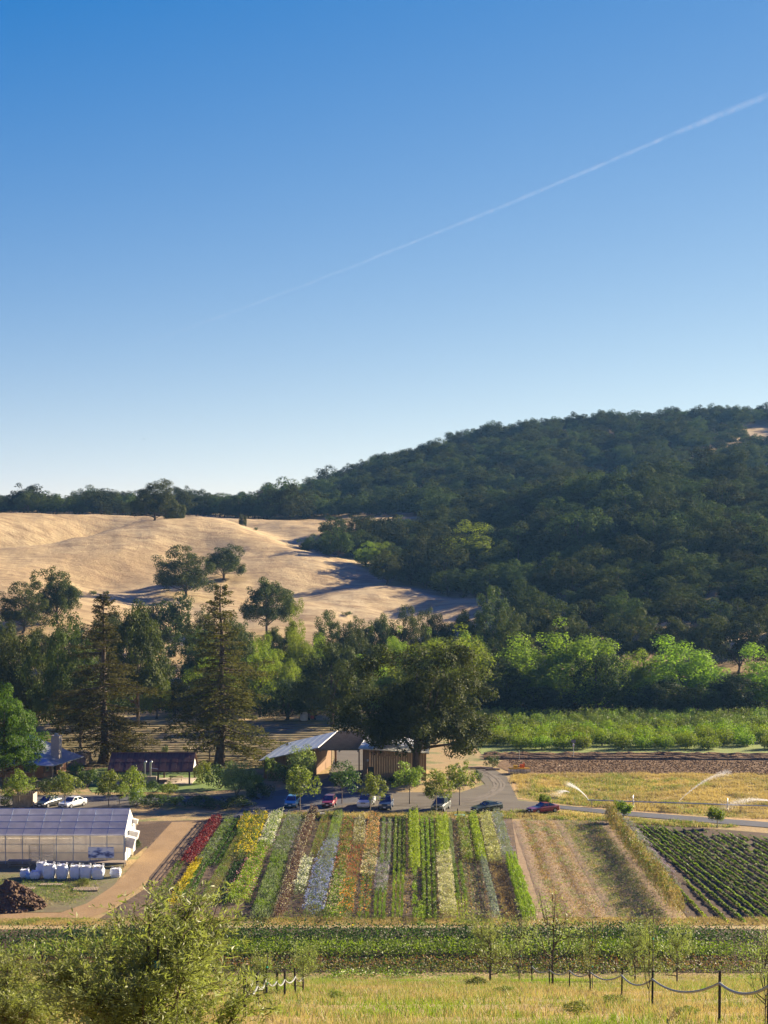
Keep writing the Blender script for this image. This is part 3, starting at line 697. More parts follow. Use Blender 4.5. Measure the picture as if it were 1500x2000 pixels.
for (X, D), z in zip(pts, zs):
    c = X / D * F + CX
    inview = -20 < c < 1520
    ridge = D > 760 and c < 540 and inview and D < 900
    nz = float(fbm(np.array(X / 30.), np.array(D / 45.), 2)); h = rr.uniform(8.0, 13.5) * (.85 if D < 560 else 1) * np.clip(1 + .7 * nz, .6, 1.3) * (rr.choice((.75, .9, 1, 1, 1.1, 1.35)) if D < 840 else rr.choice((.7, .8, .9, 1))) * (np.interp(c, [580, 700, 850], [.5, .7, .95]) if D < 740 else 1); w = h * rr.uniform(.95, 1.4)
    if ridge: h *= .85
    if inview and (cnt < NIND or (ridge and cnt < 270)):
        cnt += 1
        if ridge: lab, gr = 'oak of the grove along the skyline behind the dry hill', 'oaks along the left skyline'
        elif D < 570: lab, gr = 'oak low on the wooded slope at the right', 'oaks low on the wooded right slope'
        elif c < 1000: lab, gr = 'tree of the copse spilling onto the dry slope', 'trees of the copse on the dry slope'
        else: lab, gr = 'oak of the sunlit spur below the dark wooded hill', 'oaks on the spur below the dark hill'
        plant(HO[rr.randrange(4)] if rr.random() < .96 or c > 1000 else 'cottonwood_c', 'oak_tree', X, D, h, w, lab, group=gr, z=float(z) - .2, rz=rr.uniform(0, 6.28))
    else: far.append((X, D, float(z) - .3, h, w))

def forest(points):
    src = bpy.data.collections.new('forest_source')      # not linked to the scene: only source shapes
    for i, k in enumerate(HO):
        cm, tm, H, W = PROTO[k]; ob = bpy.data.objects.new('forest_shape_%d' % i, cm); ob.scale = (1, 1, 1); src.objects.link(ob)
    me = bpy.data.meshes.new('forest'); me.from_pydata([(p[0], p[1], p[2]) for p in points], [], [])
    a = me.attributes.new('size', 'FLOAT_VECTOR', 'POINT')
    a.data.foreach_set('vector', np.array([(p[4] / 14., p[4] / 14., p[3] / 12.5) for p in points], dtype=np.float32).ravel())
    b = me.attributes.new('turn', 'FLOAT_VECTOR', 'POINT'); b.data.foreach_set('vector', np.array([(0, 0, rr.uniform(0, 6.28)) for p in points], dtype=np.float32).ravel())
    o = link('forest', me); props(o, 'dense dark oak wood covering the big right hill', 'forest', None, 'stuff')
    g = bpy.data.node_groups.new('forest', 'GeometryNodeTree')
    g.interface.new_socket('Geometry', in_out='INPUT', socket_type='NodeSocketGeometry'); g.interface.new_socket('Geometry', in_out='OUTPUT', socket_type='NodeSocketGeometry')
    N = g.nodes; L = g.links
    gi = N.new('NodeGroupInput'); go = N.new('NodeGroupOutput'); ip = N.new('GeometryNodeInstanceOnPoints'); ci = N.new('GeometryNodeCollectionInfo')
    ci.inputs['Collection'].default_value = src; ci.inputs['Separate Children'].default_value = True; ci.inputs['Reset Children'].default_value = True
    def att(nm):
        n = N.new('GeometryNodeInputNamedAttribute'); n.data_type = 'FLOAT_VECTOR'; n.inputs['Name'].default_value = nm
        return [s for s in n.outputs if s.name == 'Attribute' and s.enabled][0]
    ri = N.new('FunctionNodeRandomValue'); ri.data_type = 'INT'
    [s for s in ri.inputs if s.name == 'Max' and s.enabled][0].default_value = 3
    L.new(gi.outputs[0], ip.inputs['Points']); L.new(ci.outputs[0], ip.inputs['Instance']); ip.inputs['Pick Instance'].default_value = True
    L.new([s for s in ri.outputs if s.enabled][0], ip.inputs['Instance Index'])
    L.new(att('size'), ip.inputs['Scale']); L.new(att('turn'), ip.inputs['Rotation']); L.new(ip.outputs[0], go.inputs[0])
    md = o.modifiers.new('forest', 'NODES'); md.node_group = g
forest(far)
print('trees on hill', len(pts), 'individual', cnt)

for i, (cx, D, w, lab) in enumerate(((182, 545, 16, 'tiny dark scrub on the dry hill left of the spreading oak'), (207, 548, 12, 'second tiny scrub right beside the first on the dry hill'), (678, 535, 18, 'small scrub low on the dry slope above the belt'), (905, 575, 12, 'small scrub near the wood edge on the dry slope'), (500, 690, 8, 'speck of scrub high on the dry hill'))):
    x = PX(cx, D); plant('shrub_a', 'scrub', x, D, 1.5, w / F * D, lab, 'shrub', 'scrub on the dry hill', stem='stems', leafy='foliage')
# ------------------------------------------------------------------ building materials
def glazing(name, tint, transp, transl, rough=.12):
    m, t, out = nt(name)
    p = t.nodes.new('ShaderNodeBsdfPrincipled'); p.inputs['Roughness'].default_value = rough; p.inputs['Specular IOR Level'].default_value = .8
    f = noise(t, pos(t), .9, 3); c = ramp(t, f, [(.3, tuple(.82 * k for k in tint)), (.7, tint)]); t.links.new(c, p.inputs['Base Color'])
    tl = t.nodes.new('ShaderNodeBsdfTranslucent'); t.links.new(c, tl.inputs['Color'])
    tr = t.nodes.new('ShaderNodeBsdfTransparent')
    a = t.nodes.new('ShaderNodeMixShader'); a.inputs[0].default_value = transl; t.links.new(p.outputs[0], a.inputs[1]); t.links.new(tl.outputs[0], a.inputs[2])
    b = t.nodes.new('ShaderNodeMixShader'); b.inputs[0].default_value = transp; t.links.new(a.outputs[0], b.inputs[1]); t.links.new(tr.outputs[0], b.inputs[2])
    t.links.new(b.outputs[0], out.inputs['Surface']); M[name] = m
glazing('roof_glazing', (.84, .86, .88), .15, .62); glazing('door_glazing', (.9, .86, .8), .75, .6); glazing('wall_glazing', (.86, .80, .70), .32, .6)
flat('sky_tinted_bar', (.22, .29, .42), .4, .3); flat('white_paint', (.62, .61, .57), .6); flat('galvanised', (.42, .45, .47), .45, .7)  # glazing bars: reflected blue of the sky put into the metal's colour
flat('roof_metal', (.36, .39, .42), .42, .5, var=.15, scale=.6)
flat('pale_roof', (.56, .56, .54), .5, .2, var=.15, scale=.6)
surf('rust_roof', [(.3, (.085, .040, .030)), (.55, (.13, .062, .045)), (.8, (.17, .095, .07))], .9, .7, 5, world=False, bstr=.3, stretch=(3, .6, 1))
surf('cedar', [(.3, (.185, .110, .062)), (.7, (.29, .185, .108))], 1.2, .8, 6, world=True, stretch=(4, 4, .5))
surf('weathered_wood', [(.3, (.22, .17, .12)), (.7, (.36, .29, .21))], 1.5, .85, 8, stretch=(2, 2, 1))
surf('grey_wood', [(.3, (.16, .155, .14)), (.7, (.25, .24, .21))], 1.5, .85, 8)
surf('dark_wood', [(.3, (.05, .036, .026)), (.7, (.09, .065, .045))], 1.5, .8, 8)
surf('house_wall', [(.3, (.30, .155, .10)), (.7, (.40, .22, .14))], .8, .8, 6)
surf('plaster', [(.3, (.42, .35, .28)), (.7, (.50, .43, .35))], .8, .85, 6)
flat('dark_opening', (.02, .02, .022), .4); flat('window_glass', (.05, .06, .07), .08, 0, .8)

def gl(loc, local): return (loc[0] + local[0], loc[1] + local[1], loc[2] + local[2])

# ------------------------------------------------------------------ greenhouse
def greenhouse():
    t = empty('greenhouse', (-30.0, 189.0, 0), 0, 'long translucent greenhouse with bluish pitched roof, left edge of the farm', 'greenhouse')
    L, W, E, Rg, bay = 27.3, 8.2, 3.3, 5.75, 1.95
    nb = 14; al, wp = M['sky_tinted_bar'], M['white_paint']
    for i in range(nb):
        xc = -bay * (i + .5)
        for r, (za, zb) in enumerate(((.35, 1.3), (1.3, 2.3), (2.3, E))):
            piece('pane', t, M['wall_glazing'], (xc, 0, (za + zb) / 2), (bay - .07, .03, zb - za - .05))
        for r in range(4):
            a, b = r / 4, (r + 1) / 4; ang = math.atan2(Rg - E, W / 2); sl = math.hypot(Rg - E, W / 2)
            m = (a + b) / 2
            piece('roof_pane', t, M['roof_glazing'], (xc, W / 2 * m - .15 * (1 - m), E + (Rg - E) * m), (bay - .06, sl / 4 - .05, .03), rx=ang)
        piece('rear_roof_pane', t, M['roof_glazing'], (xc, W * .75, (E + Rg) / 2), (bay - .06, sl - .1, .03), rx=-ang)
        piece('rear_pane', t, M['wall_glazing'], (xc, W, E / 2 + .1), (bay - .07, .03, E - .3))
    for i in range(nb + 1):
        x = -bay * i
        piece('post', t, al, (x, -.01, E / 2), (.07, .09, E)); piece('post', t, al, (x, W + .01, E / 2), (.07, .09, E))
        piece('rafter', t, al, (x, W * .25 - .08, (E + Rg) / 2 + .03), (.06, sl + .12, .07), rx=ang)
        piece('rafter', t, al, (x, W * .75, (E + Rg) / 2 + .03), (.06, sl, .07), rx=-ang)
    for z in (.33, 1.3, 2.3): piece('rail', t, al, (-L / 2, -.015, z), (L, .08, .05))
    piece('kick_board', t, M['grey_wood'], (-L / 2, -.02, .16), (L, .06, .3))
    for r in range(5):
        m = r / 4; piece('purlin' if r else 'gutter', t, al if r else wp, (-L / 2, W / 2 * m - .16 * (1 - m), E + (Rg - E) * m + .04), (L + .1, .12 if r == 0 else .10, .09 if r == 0 else .05), rx=ang if r else 0)
    # gable ends
    for x in (.02, -L - .02):
        mb = MB(); th = .05
        mb.raw([(x, 0, .2), (x, W, .2), (x, W, E), (x, W / 2, Rg), (x, 0, E), (x + th, 0, .2), (x + th, W, .2), (x + th, W, E), (x + th, W / 2, Rg), (x + th, 0, E)],
               [(4, 3, 2, 1, 0), (5, 6, 7, 8, 9), (0, 1, 6, 5), (1, 2, 7, 6), (2, 3, 8, 7), (3, 4, 9, 8), (4, 0, 5, 9)])
        mb.obj('gable_panel', M['white_paint'], t)
    for y in (0, W * .25, W * .5, W * .75, W): piece('gable_bar', t, al, (.1, y, E / 2 + .1), (.06, .07, E + (1.0 if y == W / 2 else .2)))
    piece('gable_bar', t, al, (.1, W / 2, 2.3), (.05, W, .06))
    # cooler hoods on the gable
    for y, z, d in ((1.1, 2.35, (1.0, 1.1, 1.2)), (3.2, 2.9, (1.1, 1.2, .9)), (6.0, 4.0, (.6, .7, .5))):
        h = piece('fan_hood', t, wp, (.1 + d[0] / 2, y, z), d, ry=.25)
    piece('end_door', t, M['weathered_wood'], (.12, 5.6, 1.05), (.06, 1.0, 2.0))
    # double door in the long wall
    for x in (-8.75, -10.2): d = piece('door', t, M['door_glazing'], (x, -.08, 1.25), (1.4, .04, 2.0))
    for x in (-8.02, -9.48, -10.93): piece('door_frame', t, M['galvanised'], (x, -.09, 1.25), (.06, .07, 2.1))
    piece('door_frame', t, M['galvanised'], (-9.48, -.09, 2.32), (2.97, .07, .06))
    for z in (.85,): piece('door_rail', t, M['galvanised'], (-9.48, -.1, z), (2.8, .05, .04))
greenhouse()

def banner():
    m, t, out = nt('banner'); v = ocoord(t)
    f = noise(t, v, 3.0, 2, .5, (1, 1, 1)); c = ramp(t, f, [(.36, (.08, .10, .22)), (.46, (.30, .38, .60)), (.56, (.62, .66, .72))])
    bsdf(t, out, c, .6); o = piece('banner', None, m, (-32.6, 188.86, 1.35), (3.0, .02, 1.25))
    props(o, 'pale banner with blue print on the greenhouse wall', 'banner')
banner()

# staging outside the greenhouse
def bench(x, y, L, W, H, label, topm='weathered_wood', rz=0):
    t = empty('potting_bench', (x, y, 0), rz, label, 'bench')
    n = max(3, int(W / .22))
    for i in range(n): piece('plank', t, M[topm], (0, -W / 2 + (i + .5) * W / n, H), (L, W / n - .03, .05))
    for sx in (-1, 1):
        for sy in (-1, 1): piece('leg', t, M[topm], (sx * (L / 2 - .1), sy * (W / 2 - .08), H / 2), (.09, .09, H))
    piece('crossbar', t, M[topm], (0, -W / 2 + .05, H * .35), (L - .2, .06, .06))
bench(-31.6, 187.2, 4.2, 1.5, .62, 'low plank bench at the greenhouse corner')
bench(-37.0, 187.2, 4.0, 1.2, .5, 'low plank bench behind the white bulk bags')
bench(-41.6, 187.0, 2.6, 1.1, .8, 'small potting bench left of the bulk bags', 'grey_wood')

flat('shade_tinted_bag', (.72, .77, .84), .8, var=.12); flat('bag_liner', (.80, .80, .76), .8, var=.15); flat('bag_blue', (.30, .50, .72), .7)  # white bag cloth coloured bluish: the tint of shade is painted in
def bulk_bag(px, ybase, w, h, lab, seed, blue=False):
    x, y, _ = G(px, ybase); rng = np.random.default_rng(seed); nu, nv = 20, 12; V = []
    for j in range(nv + 1):
        v = j / nv; sq = .80 + .2 * math.sin(math.pi * min(v, .95))
        for i in range(nu):
            a = 2 * math.pi * i / nu; ca, sa = math.cos(a), math.sin(a); p = 4.0
            r = 1 / (abs(ca) ** p + abs(sa) ** p) ** (1 / p)
            k = 1 + .09 * rng.normal() * v + .05 * math.sin(a * 3 + seed)
            V.append((ca * r * w / 2 * sq * k, sa * r * w / 2 * sq * k, h * v + .05 * rng.normal() * (v > .8)))
    Fs = [(j * nu + i, j * nu + (i + 1) % nu, (j + 1) * nu + (i + 1) % nu, (j + 1) * nu + i) for j in range(nv) for i in range(nu)]
    t = empty('bulk_bag', (x, y, .03), 0, lab, 'bag', 'bulk bags in front of the greenhouse')
    mb = MB(); mb.raw(V, Fs); mb.obj('bag_body', M['bag_blue' if blue else 'shade_tinted_bag'], t, True)
    top = MB(); n = 16; R = [(0, 0, h * .96)]
    for r_ in (.5, 1):
        for i in range(n):
            a = 2 * math.pi * i / n; R.append((math.cos(a) * w * .42 * r_, math.sin(a) * w * .42 * r_, h * (.99 + .08 * rng.random() * r_)))
    Fs = [(0, 1 + i, 1 + (i + 1) % n) for i in range(n)] + [(1 + i, 1 + n + i, 1 + n + (i + 1) % n, 1 + (i + 1) % n) for i in range(n)]
    top.raw(R, Fs); top.obj('bag_top', M['bag_liner'], t)
    for sx in (-1, 1):
        for sy in (-1, 1):
            lp = MB().tube([(sx * w * .38, sy * w * .38, h * .9), (sx * w * .42, sy * w * .36, h * 1.12), (sx * w * .3, sy * w * .42, h * 1.16), (sx * w * .3, sy * w * .4, h * .9)], .03, 4)
            lp.obj('lifting_loop', M['bag_liner'], t)
for i, (px, yb, w, h, lab, bl) in enumerate((
    (48, 1714, 1.0, .85, 'half-empty bulk bag at the left end of the bag line', False), (56, 1716, .75, .55, 'blue sack slumped before the leftmost bulk bag', True), (69, 1716, 1.1, .75, 'slumped low bulk bag, third from the left', False),
    (81, 1713, 1.1, 1.55, 'tall full bulk bag behind the row, fourth from the left', False), (96, 1716, 1.35, 1.5, 'widest full bulk bag right of the slumped one', False),
    (121, 1716, 1.3, 1.45, 'full bulk bag standing alone before the wide gap', False), (147, 1716, 1.2, 1.4, 'full bulk bag, first of the row of three', False), (168, 1716, 1.25, 1.35, 'full bulk bag, middle of the row of three', False),
    (192, 1716, 1.35, 1.35, 'full bulk bag, last of the row of three', False), (226, 1713, 1.2, .9, 'short bulk bag at the right end by the dirt path', False))):
    bulk_bag(px, yb, w, h, lab, i + 1, bl)

def pallet(px, py, lab, L=1.3, W=1.1, n=7, rz=0.0, z=0):
    x, y, _ = G(px, py); t = empty('pallet', (x, y, .03 + z), rz, lab, 'pallet')
    for i in range(n): piece('slat', t, M['weathered_wood'], (-L / 2 + (i + .5) * L / n, 0, .15), (L / n * .62, W, .03))
    for s in (-1, 0, 1): piece('stringer', t, M['weathered_wood'], (0, s * (W / 2 - .06), .07), (L, .08, .12))
pallet(48, 1738, 'wide wooden pallet lying left among the grass', 2.2, 1.2, 9, .05); pallet(100, 1730, 'wooden pallet lying near the bulk bags', 2.4, 1.0, 10)
pallet(158, 1739, 'long slatted pallet left of its twin near the path', 1.6, 1.6, 9, .1); pallet(178, 1739, 'long slatted pallet nearest the sandy path', 1.5, 1.6, 9, .1)

surf('compost', [(.3, (.07, .042, .026)), (.7, (.15, .095, .06))], 1.2, .95, 5, bstr=.8, bdist=.1)
def heap():
    x, y, _ = G(8, 1784); n = 40; V = []; m = 26
    for j in range(m + 1):
        for i in range(n):
            a = 2 * math.pi * i / n; r = j / m; rr_ = 3.6 * r
            z = 2.6 * max(0, 1 - r ** 1.35) * (1 + .35 * float(fbm(np.array(math.cos(a) * r * 3 + 4), np.array(math.sin(a) * r * 3 + 4)))) + .35 * float(fbm(np.array(math.cos(a) * rr_ * 1.6), np.array(math.sin(a) * rr_ * 1.6))) * (1 - r)
            V.append((.85 * math.cos(a) * rr_ * (1 + .1 * vnoise(i * .7, 3.)), math.sin(a) * rr_ * .9, max(z, -.02)))
    Fs = [(j * n + i, j * n + (i + 1) % n, (j + 1) * n + (i + 1) % n, (j + 1) * n + i) for j in range(m) for i in range(n)]
    t = empty('compost_heap', (x, y + 3.0, 0), 0, 'brown heap of lumpy compost at the lower left edge', 'heap')
    mb = MB(); mb.raw(V, [f[::-1] for f in Fs]); mb.obj('mound', M['compost'], t)
    rng = np.random.default_rng(4); cl = MB()
    for i in range(420):
        a = rng.uniform(0, 6.28); r = math.sqrt(rng.random()); s = rng.uniform(.1, .34)
        z = 2.5 * max(0, 1 - r ** 1.35)
        cl.box((math.cos(a) * r * 3.5, math.sin(a) * r * 3.2, z + .04), (s * 1.3, s, s * .8), rng.uniform(0, 3), rng.uniform(-.6, .6), rng.uniform(-.6, .6))
    o = cl.obj('clods', M['compost'], t); o['kind'] = 'stuff'
heap()

# ------------------------------------------------------------------ farmhouse
def farmhouse():
    t = empty('farmhouse', (-52.1, 257.8, 0), -.19, 'farmhouse with grey metal porch roof and pale chimney behind the leafy tree', 'house')
    hw = MB().box((-10.3, 7.6, 1.6), (15.0, 9.6, 3.2)); hw.obj('wall', M['house_wall'], t)
    rf = MB(); th = .12
    # porch roof: right side and front side slopes meeting at a hip
    a = MB().slab([(0.2, -.2, 2.75), (0.2, 12.6, 2.75), (-3.0, 12.6, 3.75), (-3.0, 3.0, 3.75)], th); pr = a.obj('porch_roof', M['roof_metal'], t)
    b = MB().slab([(-18, -.2, 2.75), (0.19, -.2, 2.75), (-3.0, 2.99, 3.75), (-18, 2.99, 3.75)], th); pf = b.obj('porch_roof', M['roof_metal'], t)
    for i in range(20): piece('seam', pr, M['roof_metal'], (-1.4, .6 + i * .62 if i > 3 else 2.6 + i * .1, 3.28), (3.2 if i > 3 else .6, .04, .05), ry=math.atan2(1.0, 3.2))
    c = MB().slab([(-2.9, 2.6, 3.7), (-2.9, 13, 3.7), (-9.5, 13, 6.2), (-9.5, 2.6, 6.2)], th); mr = c.obj('main_roof', M['roof_metal'], t)
    d = MB().slab([(-9.52, 2.6, 6.2), (-9.52, 13, 6.2), (-17, 13, 3.6), (-17, 2.6, 3.6)], th); d.obj('main_roof', M['roof_metal'], t)
    MB().raw([(-3.6, 2.9, 3.3), (-16, 2.9, 3.3), (-9.5, 2.9, 5.95), (-3.6, 3.0, 3.3), (-16, 3.0, 3.3), (-9.5, 3.0, 5.95)], [(0, 2, 1), (3, 4, 5), (0, 1, 4, 3), (1, 2, 5, 4), (2, 0, 3, 5)]).obj('gable', M['plaster'], t)
    ch = piece('chimney', t, M['plaster'], (-1.7, 5.6, 4.7), (1.35, 1.2, 4.3)); 
    piece('chimney_cap', t, M['galvanised'], (-1.7, 5.6, 7.0), (.5, .5, .4)); piece('chimney_crown', t, M['plaster'], (-1.7, 5.6, 6.8), (1.5, 1.35, .12))
    for y in (.1, 3.1, 6.1, 9.1, 12.3): piece('porch_post', t, M['weathered_wood'], (-.1, y, 1.35), (.17, .17, 2.7))
    for x in (-3.2, -6.4, -9.6): piece('porch_post', t, M['weathered_wood'], (x, .1, 1.35), (.17, .17, 2.7))
    piece('porch_floor', t, M['weathered_wood'], (-1.4, 6.2, .2), (2.9, 12.8, .3))
    piece('porch_floor', t, M['weathered_wood'], (-9.0, 1.3, .2), (12.2, 2.9, .28))
    for y in (4.4, 10.3):
        w = piece('window', t, M['white_paint'], (-2.77, y, 1.9), (.08, 1.3, 1.4)); piece('pane', w, M['window_glass'], (.52, 0, 0), (.3, .84, .86))
    for x in (-5.6, -8.6):
        w = piece('window', t, M['white_paint'], (x, 2.76, 1.9), (1.2, .08, 1.4)); piece('pane', w, M['window_glass'], (0, -.52, 0), (.84, .3, .86))
    piece('door', t, M['dark_wood'], (-2.76, 7.4, 1.4), (.08, 1.0, 2.1))
    for i in range(9): piece('railing_slat', t, M['house_wall'], (-3.4 - i * .35, .05, .75), (.06, .06, .8))
    piece('railing', t, M['house_wall'], (-4.9, .05, 1.18), (3.4, .09, .08))
farmhouse()
flat('hammock_cloth', (.10, .38, .36), .8)
def hammock():
    V = []; n = 12
    for i in range(n + 1):
        u = i / n; w = .35 * math.sin(math.pi * u) + .03; z = 1.75 - 1.0 * math.sin(math.pi * u)
        for s in (-1, 0, 1): V.append((-50.8 + s * w, 265.0 + u * 3.0, z + .12 * s * s))
    Fs = [(i * 3 + j, i * 3 + j + 1, i * 3 + j + 4, i * 3 + j + 3) for i in range(n) for j in range(2)]
    o = MB().raw(V, Fs).obj('hammock', M['hammock_cloth'], None, True); md = o.modifiers.new('cloth', 'SOLIDIFY'); md.thickness = .03
    props(o, 'teal hammock slung between the porch posts', 'hammock')
hammock()
def trailer():
    x, y = PX(159, 279), 279; t = empty('trailer', (x, y, 0), -.1, 'small brown round-topped trailer behind the farmhouse porch', 'trailer')
    pr = [(-1.3, .45), (1.3, .45), (1.3, 1.9), (1.1, 2.25), (.6, 2.45), (-.6, 2.45), (-1.1, 2.25), (-1.3, 1.9)]; n = len(pr)
    V = [(a, -2, b) for a, b in pr] + [(a, 2, b) for a, b in pr]
    MB().raw(V, [tuple(range(n)), tuple(range(2 * n - 1, n - 1, -1))] + [(i, n + i, n + (i + 1) % n, (i + 1) % n) for i in range(n)]).obj('body', M['weathered_wood'], t)
    for sx in (-1, 1):
        for sy in (-1, 1): MB().tube([(sx * 1.1 - .1, sy * 1.0, .35), (sx * 1.1 + .1, sy * 1.0, .35)], .35, 12).obj('wheel', M['dark_opening'], t)
trailer()

# ------------------------------------------------------------------ pavilion with rusty roof
def pavilion():
    D0 = 256.0; x0, x1 = PX(210, 256), PX(377, 256); L = x1 - x0; W = 7.6
    t = empty('pavilion', ((x0 + x1) / 2, D0, 0), 0, 'open-sided pavilion with rusty brown metal roof', 'pavilion')
    E, Rg = 2.15, 4.5; ang = math.atan2(Rg - E, W / 2); sl = math.hypot(Rg - E, W / 2) + .45; n = 15
    for i in range(n):
        xc = -L / 2 + (i + .5) * L / n
        for r in range(2):
            u = (r + .5) / 2; piece('roof_panel', t, M['rust_roof'], (xc, W / 2 * u - .12, E + (Rg - E) * u + .02 * r + (.012 if i % 2 else 0)), (L / n - .015, sl / 2, .05), rx=ang)
        piece('roof_panel', t, M['rust_roof'], (xc, W * .75 + .12, (E + Rg) / 2), (L / n - .015, sl, .05), rx=-ang)
    piece('ridge_cap', t, M['rust_roof'], (0, W / 2, Rg + .06), (L, .35, .06))
    piece('beam', t, M['dark_wood'], (0, .25, E - .1), (L - .3, .2, .28)); piece('beam', t, M['dark_wood'], (0, W - .25, E - .1), (L - .3, .2, .28))
    for x in (-L / 2 + 2.6, -L / 2 + .4, L / 2 - .6, 1.2):
        for y in (.25, W - .25): piece('post', t, M['dark_wood'], (x, y, E / 2), (.24, .24, E))
    for x in (L / 2 - .35, -L / 2 + .35):
        MB().raw([(x, .5, E + .05), (x, W - .5, E + .05), (x, W / 2, Rg - .2), (x + .06, .5, E + .05), (x + .06, W - .5, E + .05), (x + .06, W / 2, Rg - .2)],
             [(0, 2, 1), (3, 4, 5), (0, 1, 4, 3), (1, 2, 5, 4), (2, 0, 3, 5)]).obj('gable', M['white_paint'], t)
    piece('floor', t, M['plaster'], (0, W / 2, .06), (L - .5, W - .3, .1))
    # hearth with two flue pipes
    h = empty('hearth', (PX(292, 254.6), 254.6, 0), 0, 'brown barbecue hearth with two shiny flue pipes at the pavilion eave', 'hearth')
    piece('hearth_body', h, M['weathered_wood'], (0, 0, .75), (2.3, 1.2, 1.5))
    for x in (-.75, .15):
        MB().tube([(x, 0, 1.5), (x, 0, 3.55), (x + .08, -.05, 3.72), (x + .3, -.1, 3.75)], .16, 10).obj('flue_pipe', M['galvanised'], h, True)
    MB().tube([(.2, 0, 2.8), (1.3, .1, 2.6)], .05, 6).obj('brace', M['galvanised'], h)
    for x, lab in ((3.6, 'pale picnic table under the right end of the pavilion'), (-2.5, 'pale picnic table under the left end of the pavilion')):
        p = empty('picnic_table', ((x0 + x1) / 2 + x, D0 + 3.4, .11), 0, lab, 'table')
        for i in range(4): piece('plank', p, M['weathered_wood'], (0, -.33 + .22 * i, .74), (2.2, .19, .05))
        for s in (-1, 1): piece('seat', p, M['weathered_wood'], (0, s * .75, .44), (2.2, .26, .05)); piece('trestle', p, M['weathered_wood'], (s * .85, 0, .4), (.09, 1.5, .08)); piece('trestle', p, M['weathered_wood'], (s * .85, 0, .36), (.09, .1, .68))
pavilion()

# ------------------------------------------------------------------ barns and slatted canopy
def plate_roof(t, quad, th, mat, n, name='roof_panel'):
    q = [Vector(p) for p in quad]       # front-left, front-right, back-right, back-left
    for i in range(n):
        a, b = i / n, (i + 1) / n
        p = [q[0].lerp(q[1], a), q[0].lerp(q[1], b - .004), q[3].lerp(q[2], b - .004), q[3].lerp(q[2], a)]
        MB().slab([v + Vector((0, 0, .015 * (i % 2))) for v in p], th).obj(name, M[mat], t)
def boards(t, A, B, z0, topfn, mat, w=.3, th=.05):
    A = Vector(A); B = Vector(B); L = (B - A).length; n = max(1, int(L / w)); ang = math.atan2(B.y - A.y, B.x - A.x)
    for i in range(n):
        p = A.lerp(B, (i + .5) / n); h = topfn((i + .5) / n) - z0
        piece('board', t, M[mat], (p.x, p.y, z0 + h / 2), (L / n - .025, th + .03 * (i % 2), h), ang)
